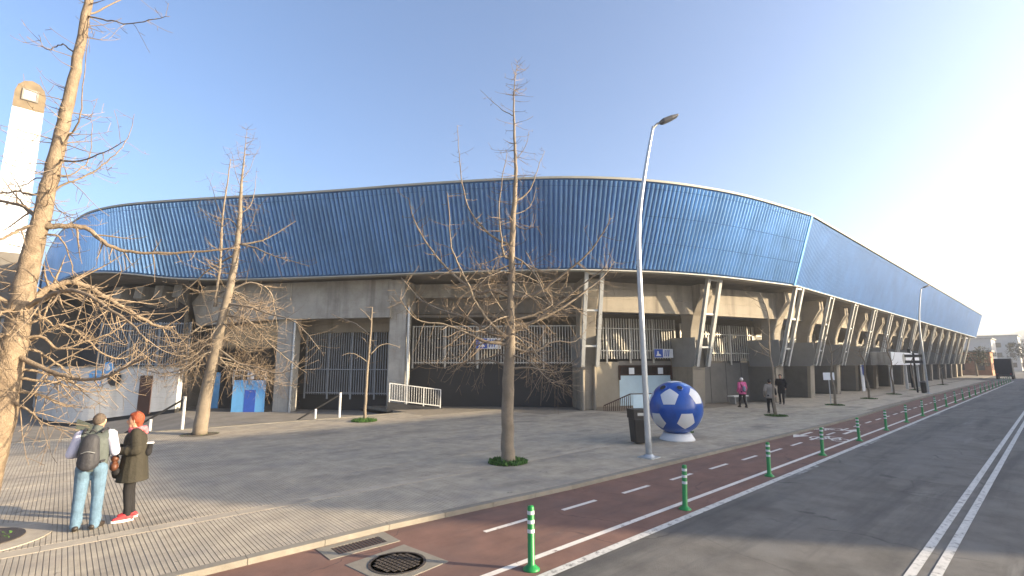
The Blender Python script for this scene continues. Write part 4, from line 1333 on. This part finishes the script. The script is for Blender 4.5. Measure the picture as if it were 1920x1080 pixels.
# stair rails dropping from the plaza edge into the court
for (x, y, ytop, lab) in ((335, 802, 743, 'white post and dark handrail at the court steps behind the woman'), (626, 781, 736, 'white post and dark handrail at the ramp behind the slim young tree')):
    p = G(x, y)
    p.y = min(p.y, EDGE_V - .1)
    h_ = D(x, ytop, fwd_of(p)).z
    H = empty('stair_rail', (p.x, p.y, 0), label=lab, cat='handrail')
    q = MB(); q.tube([(0, 0, 0), (0, 0, h_)], .055, 12); q.build('post', 'white_paint', H)
    q = MB(); q.tube([(-.95, .4, -.1), (-.95, .4, .42)], .05, 12); q.build('post', 'white_paint', H)
    q = MB(); q.bar((-.02, 0, h_ - .1), (-1.7, .75, -.1), .05, .07); q.build('handrail', 'black_plastic', H)
# grey-green parapet of the court stair, by the man
p = G(140, 815)
PP = empty('stair_parapet', (p.x, EDGE_V + .4, 0), label='dull green sloping stair parapet behind the man', cat='parapet')
q = MB(); q.prism([(0, 0, COURT), (1.5, 0, COURT), (1.5, 0, -.25), (0.05, 0, .55), (0, 0, .55)], None, (0, .15, 0)); q.build('panel', 'parapet_green', PP)

# bench by the grey wall
p = G(1385, 757)
BN = empty('bench', (p.x, p.y, 0), R(-10), label='white-topped bench in front of the grey wall beside the pink jacket', cat='bench')
q = MB(); q.box((-.75, -.22, .43), (.75, .22, .50)); q.build('seat', 'white_paint', BN)
for x in (-.55, .55):
    q = MB(); q.box((x - .05, -.18, 0), (x + .05, .18, .43)); q.build('leg', 'steel_plate', BN)
# white canopy box, signs and notices along the right-hand side
c0 = Vector((53.7, 9.8, 0))
CN = empty('entrance_canopy', c0, label='white box canopy with a grey side projecting over an entrance', cat='canopy')
zc0, zc1 = 2.3, 3.45
q = MB(); q.box((0, 0, zc0), (12.7, 1.5, zc1)); q.build('fascia_box', 'sign_white', CN)
q = MB(); q.box((-.03, .02, zc0 + .02), (0, 1.48, zc1 - .02)); q.build('side_panel', 'concrete_grey', CN)
q = MB(); q.disc((0, 0, 0), .5, 28)
q2 = MB(); q2.add([(5.2 + v[0] * 1.6, -.012, 2.87 + v[1]) for v in q.v], [tuple(range(28))]); q2.build('emblem', 'rim', CN)
for x in (.2, 6.4, 12.4):
    q = MB(); q.box((x - .1, .1, 0), (x + .1, .3, zc0)); q.build('post', 'white_paint', CN)
p = G(1721, 736)
SG = empty('direction_sign', (p.x, p.y, 0), label='dark direction sign with two bars in front of the white canopy', cat='sign')
q = MB(); q.tube([(0, 0, 0), (0, 0, 3.3)], .07, 10); q.build('post', 'black_plastic', SG)
for z in (2.45, 2.95):
    q = MB(); q.box((-.9, -.08, z), (.9, -.03, z + .24), Matrix.Rotation(R(-35), 4, 'Z')); q.build('arrow_panel', 'black_plastic', SG)
p = G(1735, 737)
B2 = empty('litter_bin', (p.x, p.y, 0), label='dark litter bin next to the distant street lamp', cat='litter bin')
q = MB(); q.lathe([(.24, 0), (.28, .9), (.26, .95), (.1, 1.0)], 16); q.build('body', 'black_plastic', B2)
q = MB(); q.lathe([(.29, .88), (.29, .93)], 16); q.build('rim', 'steel_plate', B2)
p = G(1748, 732)
PY = empty('pylon_sign', (64.5, 10.2, 0), label='dark pylon with three white round emblems beyond the canopy', cat='sign')
q = MB(); q.box((-.5, -.12, 0), (.5, .12, 3.9)); q.build('panel', 'black_plastic', PY)
for z in (2.4, 2.95, 3.5):
    q = MB(); q.disc((0, 0, 0), .22, 20); q2 = MB(); q2.prism([(v[0], -.125, z + v[1]) for v in q.v], None, (0, -.02, 0)); q2.build('emblem', 'sign_white', PY)
p = Vector((34.9, 9.6, 0))
NS = empty('notice_board', p, R(-40), label='small white notice on a thin post by the second young tree', cat='sign')
q = MB(); q.tube([(0, 0, 0), (0, 0, 1.9)], .03, 8); q.build('post', 'galv', NS)
q = MB(); q.box((-.35, -.04, 1.45), (.35, -.035 + .02, 1.9)); q.build('board', 'sign_white', NS)
# blue and white panel on one pillar
pk = PIL[7]
PN = empty('advertising_panel', (pk[0], pk[1] - .14, 0), label='blue and white panel fixed to a pillar beyond the pale one', cat='sign')
q = MB(); q.box((-.46, -.06, 0.0), (.46, 0, 2.5)); q.build('board', 'sign_white', PN)
q = MB(); q.prism([(-.12, -.064, 1.5), (.46, -.064, 1.3), (.46, -.064, 2.5), (-.12, -.064, 2.5)], None, (0, -.004, 0)); q.build('print', 'poster_blue', PN)

# ------------------------------------------------------------------ far end of the street
def far_box(name, x0, x1, y0, y1, h, m, label, cat='building', wins=True, roof=None):
    b = empty(name, (x0, y0, 0), label=label, cat=cat)
    q = MB(); q.box((0, 0, -.2), (x1 - x0, y1 - y0, h)); q.build('wall', m, b)
    q = MB(); q.box((-.3, -.3, h), (x1 - x0 + .3, y1 - y0 + .3, h + .35)); q.build('roof', roof or 'concrete_grey', b)
    if wins:
        for fl in range(max(1, int(h // 3.2))):
            for i in range(int((y1 - y0) // 3.0)):
                q = MB(); q.box((-.05, 1.0 + i * 3.0, 1.0 + fl * 3.2), (-.005, 2.3 + i * 3.0, 2.5 + fl * 3.2)); q.build('window', 'glass_dark', b)
            for i in range(int((x1 - x0) // 3.0)):
                q = MB(); q.box((1.0 + i * 3.0, -.05, 1.0 + fl * 3.2), (2.3 + i * 3.0, -.005, 2.5 + fl * 3.2)); q.build('window', 'glass_dark', b)
    return b
far_box('brick_pavilion', 136, 142, 9, 15, 4.6, 'brick_far', 'brick-red pavilion at the far end of the stadium')
far_box('far_house', 190, 204, 12, 22, 9, 'render_white', 'pale house behind the brick pavilion')
far_box('far_house', 225, 240, 8, 19, 11, 'render_white', 'white house with a bright front left of the truck')
far_box('far_house', 300, 320, -2, 14, 12, 'render_cream', 'cream house straight above the truck at the end of the street')
far_box('far_house', 210, 228, -16, -8, 14, 'render_white', 'greyish tall house at the right edge of the picture')
far_box('far_house', 250, 275, 24, 44, 13, 'render_white', 'low white block farthest behind the stadium end')
# truck
TK = empty('truck', (110, 6.0, ZR), label='dark box truck standing at the end of the street', cat='truck')
q = MB(); q.box((0, -1.0, .7), (3.6, 1.0, 3.2)); q.build('cargo_box', 'black_wall', TK, bevel=.08)
q = MB(); q.box((3.7, -.95, .5), (5.2, .95, 2.3)); q.build('cab', 'black_wall', TK, bevel=.15)
q = MB(); q.box((.0, -.9, .4), (3.7, .9, .68)); q.build('chassis', 'black_plastic', TK)
for x in (.8, 4.4):
    for y in (-.88, .88):
        q = MB(); q.tube([(x, y - .12, .42), (x, y + .12, .42)], .42, 20); q.build('wheel', 'black_plastic', TK)
for y in (-.75, .75):
    q = MB(); q.box((-.04, y - .1, .75), (0, y + .1, .9)); q.build('tail_light', 'shoe_red', TK)
# far street trees
for i, (u_, v_, h_, lab) in enumerate(((128, 10.6, 5.5, 'hazy brownish street tree just left of the far truck'), (150, 5.0, 7.5, 'hazy grey-green street tree rising behind the far truck'),
                                       (165, 1.2, 9.0, 'tall hazy tree at the right edge of the far street'), (172, 12.5, 7.0, 'hazy street tree in front of the far white house'))):
    random.seed(90 + i)
    T = empty('tree', (u_, v_, 0), label=lab, cat='tree')
    q = MB(); q.tube([(0, 0, -.1), (.05, .02, h_ * .3), (.0, .05, h_ * .6)], [.18, .14, .06], 8); q.build('trunk', 'bark_pale', T)
    q = MB()
    lobes = [(random.uniform(-.22, .22) * h_, random.uniform(-.22, .22) * h_, h_ * random.uniform(.45, .85), h_ * random.uniform(.12, .22)) for _ in range(9)]
    for j in range(700):
        cx, cy, cz, rr = random.choice(lobes)
        p = Vector((cx, cy, cz)) + jitter(1).normalized() * rr * random.uniform(.5, 1.0)
        a_, b_ = jitter(1).normalized() * .16, jitter(1).normalized() * .16
        q.add([p - a_, p + b_, p + a_, p - b_], [(0, 1, 2, 3)])
    tag(q.build('crown', 'far_leaf', T), kind='stuff')
# distant hill
q = MB(); n_ = 40; rows = []
vs = []
for k, (dist, hh) in enumerate(((420, -1), (560, 16), (760, 30), (1000, 24))):
    for i in range(n_ + 1):
        a = R(-50 + 100 * i / n_)
        vs.append((dist * math.cos(a), dist * math.sin(a), -2 if k == 0 else hh * (1 + .35 * math.sin(i * .9 + k) + .2 * math.sin(i * 2.3))))
fs = [(k * (n_ + 1) + i, k * (n_ + 1) + i + 1, (k + 1) * (n_ + 1) + i + 1, (k + 1) * (n_ + 1) + i) for k in range(3) for i in range(n_)]
q.add(vs, fs); tag(q.build('hills', 'hill', None, True), kind='structure')
# ------------------------------------------------------------------ people
def cone_prim(mb, p0, r0, p1, r1, n=14, sx=1.0, sy=1.0):
    """round cone from p0 to p1; sx, sy squash the section along world x and y"""
    p0, p1 = Vector(p0), Vector(p1)
    d = p1 - p0; L = d.length
    d = d / L if L > 1e-6 else Vector((0, 0, 1))
    pts, rad = [], []
    for k in range(5):
        a = math.pi / 2 * k / 4; pts.append(p0 - d * (r0 * math.cos(a))); rad.append(max(1e-3, r0 * math.sin(a)))
    for k in range(5):
        a = math.pi / 2 * k / 4; pts.append(p1 + d * (r1 * math.sin(a))); rad.append(max(1e-3, r1 * math.cos(a)))
    o = len(mb.v)
    mb.tube(pts, rad, n)
    if sx != 1 or sy != 1:
        for i in range(o, len(mb.v)):
            x, y, z = mb.v[i]
            t = max(0, min(1, ((Vector((x, y, z)) - p0).dot(d)) / max(L, 1e-6)))
            c = p0 + d * (L * t)
            mb.v[i] = (c.x + (x - c.x) * sx, c.y + (y - c.y) * sy, z)
def ell(mb, c, rx, ry, rz, n=18):
    c = Vector(c); o = len(mb.v)
    prof = [(max(1e-3, math.sin(math.pi * i / 14)), -math.cos(math.pi * i / 14)) for i in range(15)]
    mb.tube([Vector((0, 0, z)) for r, z in prof], [r for r, z in prof], n)
    for i in range(o, len(mb.v)):
        x, y, z = mb.v[i]; mb.v[i] = (c.x + x * rx, c.y + y * ry, c.z + z * rz)
def blob(name, m, mb, parent, voxel=.012, smooth=4, cut=None):
    """fuse overlapping solids into one continuous surface"""
    me = mb.mesh(name)
    o = bpy.data.objects.new(name, me); COL.objects.link(o)
    md = o.modifiers.new('r', 'REMESH'); md.mode = 'VOXEL'; md.voxel_size = voxel; md.use_smooth_shade = True
    s_ = o.modifiers.new('s', 'SMOOTH'); s_.factor = .5; s_.iterations = smooth
    dg = bpy.context.evaluated_depsgraph_get()
    me2 = bpy.data.meshes.new_from_object(o.evaluated_get(dg))
    bpy.data.objects.remove(o)
    me2.materials.clear(); me2.materials.append(MATS[m])
    if cut is not None:
        bm = bmesh.new(); bm.from_mesh(me2)
        g = bmesh.ops.bisect_plane(bm, geom=bm.verts[:] + bm.edges[:] + bm.faces[:], plane_co=(0, 0, cut), plane_no=(0, 0, 1), clear_inner=True)
        bmesh.ops.holes_fill(bm, edges=[e for e in bm.edges if e.is_boundary])
        bm.to_mesh(me2); bm.free()
    me2.shade_smooth()
    return link(name, me2, parent)
def hand(mb, wrist, d, up_, side, s=1.0):
    """palm and five curled fingers; d points along the forearm, side towards the thumb"""
    d = Vector(d).normalized(); side = Vector(side); side = (side - d * side.dot(d)).normalized(); nrm = d.cross(side)
    w = Vector(wrist)
    for k in (-1.2, -.4, .4, 1.2):
        b = w + d * .075 * s + side * (-.017 * k * s)
        cone_prim(mb, w + side * (-.012 * k * s), .016 * s, b, .013 * s, 8)
        l = (.034, .04, .037, .028)[int(k + 1.2 / .8) % 4] * s
        m1_ = b + (d * .8 + nrm * .55).normalized() * l; m2_ = m1_ + (d * .2 + nrm).normalized() * l * .8
        cone_prim(mb, b, .0095 * s, m1_, .009 * s, 8); cone_prim(mb, m1_, .009 * s, m2_, .0075 * s, 8)
    t0 = w + d * .025 * s + side * .022 * s; t1 = t0 + (d * .6 + side * .8).normalized() * .04 * s; t2 = t1 + (d * .9 + nrm * .4).normalized() * .03 * s
    cone_prim(mb, t0, .014 * s, t1, .0105 * s, 8); cone_prim(mb, t1, .0105 * s, t2, .009 * s, 8)
def head_mesh(mb, c, f, s=1.0):
    """skull, jaw, nose, ears; f = unit facing vector"""
    f = Vector(f); c = Vector(c); r_ = Vector((f.y, -f.x, 0))
    ell(mb, c, .078 * s, .093 * s, .108 * s)
    cone_prim(mb, c + f * .035 * s - up * .03 * s, .066 * s, c + f * .05 * s - up * .085 * s, .038 * s)
    cone_prim(mb, c + f * .088 * s + up * .015 * s, .012 * s, c + f * .108 * s - up * .022 * s, .016 * s, 8)
    for sg in (-1, 1):
        e = c + r_ * (.08 * s * sg) - up * .005 * s
        cone_prim(mb, e + up * .022 * s, .012 * s, e - up * .02 * s, .009 * s, 8)
def face_bits(c, f, parent, s=1.0):
    f = Vector(f); c = Vector(c); r_ = Vector((f.y, -f.x, 0))
    for sg in (-1, 1):
        q = MB(); ell(q, c + f * .088 * s + r_ * (.032 * s * sg) + up * .012 * s, .011 * s, .011 * s, .007 * s, 8); q.build('eye', 'eye', parent, True)
    q = MB(); ell(q, c + f * .092 * s - up * .055 * s, .022 * s, .022 * s, .006 * s, 8); q.build('mouth', 'lip', parent, True)
def person(loc, rz, label, P, cl, voxel=.010, group=None):
    """P: joints in the person's own frame (faces +Y). cl: what is worn."""
    E = empty('person', loc, rz, label=label, cat='person', group=group)
    J = P
    f = Vector((math.sin(J['yaw']), math.cos(J['yaw']), 0))
    b = MB()
    head_mesh(b, J['head'], f, J.get('hs', 1.0))
    nk = Vector(J['neck'])
    cone_prim(b, nk - up * .02, .058, Vector(J['head']) - up * .06, .052)
    cone_prim(b, J['pelvis'], .11, J['chest'], .13, sx=1.2, sy=.8)
    cone_prim(b, J['chest'], .12, nk - up * .03, .06, sx=1.4, sy=.8)
    for S_ in 'LR':
        cone_prim(b, J['sh' + S_], .052, J['el' + S_], .042); cone_prim(b, J['el' + S_], .042, J['wr' + S_], .028)
        d = Vector(J['wr' + S_]) - Vector(J['el' + S_])
        hand(b, J['wr' + S_], d, up, J.get('thumb' + S_, (0, 0, 1)))
        cone_prim(b, J['hp' + S_], .075, J['kn' + S_], .05); cone_prim(b, J['kn' + S_], .05, J['an' + S_], .035)
        cone_prim(b, J['an' + S_], .035, Vector(J['an' + S_]) + Vector(J['toe' + S_]) * .1 - up * .04, .03)
    blob('body', 'skin', b, E, voxel * .75, 2)
    face_bits(J['head'], f, E, J.get('hs', 1.0))
    cl(E, J, voxel)
    return E
def legs(E, J, v, m, r=(.098, .072, .052), hip=.135, waist_dz=.10, cuff=.0):
    q = MB()
    pv = Vector(J['pelvis'])
    cone_prim(q, pv, hip, pv + up * waist_dz, hip * .95, sx=1.22, sy=.85)
    for S_ in 'LR':
        h, k_, a = Vector(J['hp' + S_]), Vector(J['kn' + S_]), Vector(J['an' + S_])
        cone_prim(q, h, r[0], k_, r[1]); cone_prim(q, k_, r[1], a + up * cuff, r[2])
        cone_prim(q, h + Vector((0, -.05, .02)), r[0] * .95, h.lerp(k_, .3), r[0] * .85)
        # folds at knee and ankle
        for t in (.78, .9): cone_prim(q, k_.lerp(a, t) + Vector((.006, .008, 0)), r[2] * 1.12, k_.lerp(a, t + .02), r[2] * 1.02)
    return blob('trousers', m, q, E, v, 3)
def shoes(E, J, v, m, sole=None):
    for S_ in 'LR':
        a = Vector(J['an' + S_]); t = Vector(J['toe' + S_])
        q = MB()
        heel = Vector((a.x, a.y, a.z * .55)) - t * .045; toe = Vector((a.x, a.y, a.z * .42)) + t * .16
        cone_prim(q, heel, .042, toe, .038, sx=1.0); cone_prim(q, a, .045, heel + t * .05, .045); cone_prim(q, a + t * .03, .042, toe, .034)
        o = blob('shoe', m, q, E, v * .8, 2)
        if sole:
            s_ = MB(); sd = Vector((t.y, -t.x, 0)); base = a.z - .08
            pts = []
            for k in range(16):
                an = 2 * math.pi * k / 16
                pts.append(Vector((a.x, a.y, base)) + t * (.06 + .15 * math.cos(an)) + sd * (.052 * math.sin(an)))
            s_.prism(pts, None, (0, 0, .035)); s_.build('sole', sole, o)
def torso(q, J, r0, r1, low, flare=0.0, sy=.82):
    pv, ch, nk = Vector(J['pelvis']), Vector(J['chest']), Vector(J['neck'])
    lowp = Vector((pv.x, pv.y, low))
    cone_prim(q, lowp, r0 + flare, pv + up * .1, r0, sx=1.2, sy=sy + .05)
    cone_prim(q, pv + up * .08, r0, ch, r1, sx=1.22, sy=sy)
    for S_ in 'LR':
        cone_prim(q, ch + up * .03, r1 * .8, Vector(J['sh' + S_]) + up * .005, .075, sy=.95)
    cone_prim(q, ch, r1 * .85, nk - up * .02, .075, sx=1.1)
def sleeves(q, J, r=(.075, .062, .045), end=.93):
    for S_ in 'LR':
        s_, e_, w_ = (Vector(J[k + S_]) for k in ('sh', 'el', 'wr'))
        cone_prim(q, s_, r[0], e_, r[1]); cone_prim(q, e_, r[1], e_.lerp(w_, end), r[2])
        for t in (.55, .75, .9): cone_prim(q, s_.lerp(e_, t), r[1] * 1.12, s_.lerp(e_, t + .03), r[1] * 1.05)
        for t in (.15, .5): cone_prim(q, e_.lerp(w_, t), r[1] * 1.08, e_.lerp(w_, t + .04), r[1] * .95)

# man seen from behind: vest, shirt, jeans
Jm = dict(yaw=.35, head=(.02, .05, 1.595), neck=(.01, .01, 1.455), chest=(0, 0, 1.27), pelvis=(0, 0, .93),
          shL=(-.185, .0, 1.40), shR=(.185, .0, 1.40), elL=(-.265, -.03, 1.12), elR=(.26, .0, 1.12), wrL=(-.14, .20, 1.10), wrR=(.12, .23, 1.14),
          hpL=(-.095, 0, .88), hpR=(.095, 0, .88), knL=(-.108, .015, .48), knR=(.108, .02, .48), anL=(-.112, -.02, .085), anR=(.115, -.03, .085),
          toeL=Vector((-.25, .97, 0)), toeR=Vector((.45, .9, 0)))
def man_clothes(E, J, v):
    legs(E, J, v, 'jeans', (.105, .08, .066), .14, .08, -.02)
    shoes(E, J, v, 'shoe_dark')
    q = MB(); sleeves(q, J, (.078, .066, .048), .9); blob('shirt', 'shirt_white', q, E, v, 3)
    q = MB(); torso(q, J, .155, .165, .90, .0); ve = blob('vest', 'vest_green', q, E, v, 3, .86)
    q = MB(); cone_prim(q, Vector(J['neck']) - up * .03, .078, Vector(J['neck']) + up * .03, .07); blob('collar', 'vest_green', q, ve, v, 2)
    h = Vector(J['head']); f = Vector((math.sin(J['yaw']), math.cos(J['yaw']), 0))
    q = MB(); ell(q, h + up * .022 - f * .022, .083, .092, .10); q2 = blob('hair', 'hair_grey', q, E, v * .8, 2)
pm = G(158, 993)
mz = HEAD - R(90) + R(30)
person((pm.x, pm.y, 0), mz, 'person in a dark quilted vest and light jeans seen from behind, wearing a backpack', Jm, man_clothes)
BP = empty('backpack', (pm.x, pm.y, 0), mz, label='dark grey backpack on the back of the person in jeans', cat='backpack')
q = MB(); cone_prim(q, (-.015, -.235, 1.02), .13, (-.015, -.22, 1.33), .10, sx=1.08, sy=.72); cone_prim(q, (-.015, -.29, .98), .085, (-.015, -.30, 1.12), .07, sx=1.15, sy=.7)
bk = blob('pack', 'pack_grey', q, BP, .011, 3)
for sg in (-1, 1):
    q = MB(); q.tube(smooth_path([(sg * .10 - .01, -.15, 1.44), (sg * .13, -.02, 1.485), (sg * .135, .13, 1.42), (sg * .15, .165, 1.22), (sg * .17, .05, 1.04), (sg * .12, -.16, 1.0)], 4), .018, 6); q.build('strap', 'pack_grey', BP, True)
q = MB(); q.tube(smooth_path([(-.05, -.16, 1.44), (-.015, -.19, 1.49), (.03, -.16, 1.44)], 3), .011, 6); q.build('grab_loop', 'pack_grey', BP, True)
q = MB(); q.tube(smooth_path([(-.10, -.335, 1.16), (-.015, -.365, 1.19), (.07, -.335, 1.16)], 4), .006, 5); q.build('zip', 'steel_plate', BP, True)

# woman in profile: parka, red hair, scarf
Jw = dict(yaw=0.15, head=(0, .035, 1.56), neck=(0, 0, 1.42), chest=(0, 0, 1.24), pelvis=(0, -.01, .91), hs=.97,
          shL=(-.165, 0, 1.365), shR=(.165, 0, 1.365), elL=(-.24, -.03, 1.10), elR=(.23, -.03, 1.10), wrL=(-.12, .21, 1.10), wrR=(.10, .22, 1.12),
          hpL=(-.085, 0, .86), hpR=(.085, 0, .86), knL=(-.095, .03, .47), knR=(.095, .0, .47), anL=(-.10, .0, .085), anR=(.10, -.05, .085),
          toeL=Vector((-.15, .99, 0)), toeR=Vector((.2, .98, 0)))
def woman_clothes(E, J, v):
    legs(E, J, v, 'black_cloth', (.09, .066, .046), .125, .06, .0)
    shoes(E, J, v, 'shoe_red', 'sole_white')
    q = MB(); torso(q, J, .172, .168, .60, .05, .95); sleeves(q, J, (.085, .076, .062), .92)
    blob('parka', 'parka', q, E, v, 3, .61)
    q = MB()
    nk = Vector(J['neck'])
    for k in range(10):
        a = 2 * math.pi * k / 10; a2 = 2 * math.pi * (k + 1) / 10
        cone_prim(q, nk + Vector((.085 * math.cos(a), .08 * math.sin(a), .02 * math.sin(a * 2) - .01)), .042, nk + Vector((.085 * math.cos(a2), .08 * math.sin(a2), .02 * math.sin(a2 * 2) - .01)), .04)
    cone_prim(q, nk + Vector((0, -.1, 0)), .045, nk + Vector((.02, -.13, -.07)), .03)
    blob('scarf', 'scarf_pink', q, E, v, 2)
    h = Vector(J['head']); f = Vector((math.sin(J['yaw']), math.cos(J['yaw']), 0))
    q = MB(); ell(q, h + up * .028 - f * .028, .092, .098, .108); cone_prim(q, h - f * .05 - up * .03, .07, h - f * .05 - up * .07, .055)
    cone_prim(q, h + f * .045 + up * .088, .035, h - f * .02 + up * .10, .05, sx=1.5)
    blob('hair', 'hair_red', q, E, v * .8, 2)
pw = G(238, 974)
wz = HEAD + R(36)       # faces left in the picture
person((pw.x, pw.y, 0), wz, 'person with short red hair in a dark knee-length parka and red shoes', Jw, woman_clothes)
HBg = empty('handbag', (pw.x, pw.y, 0), wz, label='brown and black handbag held in front of the dark parka', cat='handbag')
q = MB(); cone_prim(q, (-.08, .24, .98), .055, (.08, .25, .98), .055); cone_prim(q, (-.09, .24, .86), .075, (.09, .25, .86), .075, sy=.8); blob('bag', 'leather_brown', q, HBg, .011, 2)
q = MB(); cone_prim(q, (-.07, .2, .78), .07, (.09, .2, .70), .065); blob('pouch', 'black_cloth', q, HBg, .011, 2)
q = MB(); q.tube(smooth_path([(-.1, .23, .95), (-.11, .2, 1.1), (-.06, .23, 1.16), (.06, .24, 1.15), (.11, .22, 1.08), (.1, .24, .95)], 4), .01, 5); q.build('strap', 'black_cloth', HBg, True)
SBg = empty('shoulder_bag', (pw.x, pw.y, 0), wz, label='dark bag with a pale flap slung behind the red-haired person', cat='shoulder bag')
q = MB(); cone_prim(q, (-.06, -.18, 1.04), .07, (.10, -.19, 1.12), .065, sy=.8); blob('bag', 'black_cloth', q, SBg, .011, 2)
q = MB(); q.box((-.06, -.25, 1.17), (.08, -.15, 1.19)); q.build('flap', 'sole_white', SBg)

# three people farther off
def walker(stride=.0, yaw=0, tall=1.0):
    J = dict(yaw=yaw, head=(0, .03, 1.58), neck=(0, 0, 1.44), chest=(0, 0, 1.25), pelvis=(0, 0, .92), shL=(-.18, 0, 1.385), shR=(.18, 0, 1.385),
             elL=(-.27, -.04 - stride * .3, 1.13), elR=(.27, -.02 + stride * .3, 1.13), wrL=(-.27, .10 - stride * .2, .92), wrR=(.28, .12 + stride * .2, .93),
             hpL=(-.09, 0, .87), hpR=(.09, 0, .87), knL=(-.10, .05 + stride * .5, .47), knR=(.10, .05 - stride * .35, .47), anL=(-.10, stride, .085), anR=(.10, -stride, .085),
             toeL=Vector((-.1, .99, 0)), toeR=Vector((.1, .99, 0)))
    for k, v in J.items():
        if isinstance(v, tuple): J[k] = tuple(x * tall for x in v)
    return J
def far_clothes(top, low, hair, extra=None, hem=.80):
    def f_(E, J, v):
        legs(E, J, v, low); shoes(E, J, v, 'shoe_dark')
        q = MB(); torso(q, J, .165, .17, hem, .02); sleeves(q, J, (.082, .07, .055), .95); blob('jacket', top, q, E, v, 3, hem - .06)
        h = Vector(J['head']); fc = Vector((math.sin(J['yaw']), math.cos(J['yaw']), 0))
        q = MB(); ell(q, h + up * .03 - fc * .025, .092, .1, .105); blob('hair' if 'hair' in hair else 'hat', hair, q, E, v, 2)
    return f_
away = HEAD - R(90)
p1 = G(1394, 764)
person((p1.x, p1.y, 0), away + R(8), 'person in a bright pink jacket and white hat walking away', walker(.17, 0, .97), far_clothes('pink_cloth', 'black_cloth', 'hat_white'), .016)
B3_ = empty('backpack', (p1.x, p1.y, 0), away + R(8), label='small blue-grey bag on the back of the pink jacket', cat='backpack')
q = MB(); cone_prim(q, (0, -.19, .98), .11, (0, -.18, 1.12), .08, sy=.7); blob('pack', 'bluegrey_cloth', q, B3_, .016, 2)
q = MB(); q.tube(smooth_path([(-.1, -.15, 1.15), (-.13, 0, 1.44), (-.12, .14, 1.3)], 3), .02, 5); q.build('strap', 'black_cloth', B3_, True)
p2 = G(1447, 775)
person((p2.x, p2.y, 0), away - R(15), 'person in a beige jacket and black trousers beside the young tree', walker(.12, .2, .98), far_clothes('beige_cloth', 'black_cloth', 'hair_dark'), .016)
B4_ = empty('shoulder_bag', (p2.x, p2.y, 0), away - R(15), label='dark bag at the side of the beige jacket', cat='shoulder bag')
q = MB(); cone_prim(q, (.22, -.16, .98), .075, (.2, -.15, 1.2), .06, sx=.7); blob('bag', 'black_cloth', q, B4_, .016, 2)
q = MB(); q.tube(smooth_path([(.2, -.12, 1.2), (.17, -.02, 1.46), (.2, .12, 1.25)], 3), .018, 5); q.build('strap', 'black_cloth', B4_, True)
p3 = G(1467, 758)
person((p3.x, p3.y, 0), away + R(140), 'tall person in black facing the beige jacket behind the young tree', walker(.08, 0, 1.06), far_clothes('black_cloth', 'black_cloth', 'hair_dark', None, .7), .016)

# ------------------------------------------------------------------ haze over the street
hz_m = bpy.data.materials.new('haze')
hz_m.use_nodes = True
hn_ = hz_m.node_tree
hn_.nodes.remove(hn_.nodes['Principled BSDF'])
pv_ = hn_.nodes.new('ShaderNodeVolumePrincipled')
pv_.inputs['Color'].default_value = (0.92, 0.94, 0.96, 1)
pv_.inputs['Density'].default_value = 0.0011
pv_.inputs['Anisotropy'].default_value = 0.3
hn_.links.new(pv_.outputs[0], hn_.nodes['Material Output'].inputs['Volume'])
q = MB(); q.box((-1600, -1600, -4), (1600, 1600, 45))
hzo = q.build('haze', 'void')
hzo.data.materials.clear(); hzo.data.materials.append(hz_m)
tag(hzo, kind='stuff')
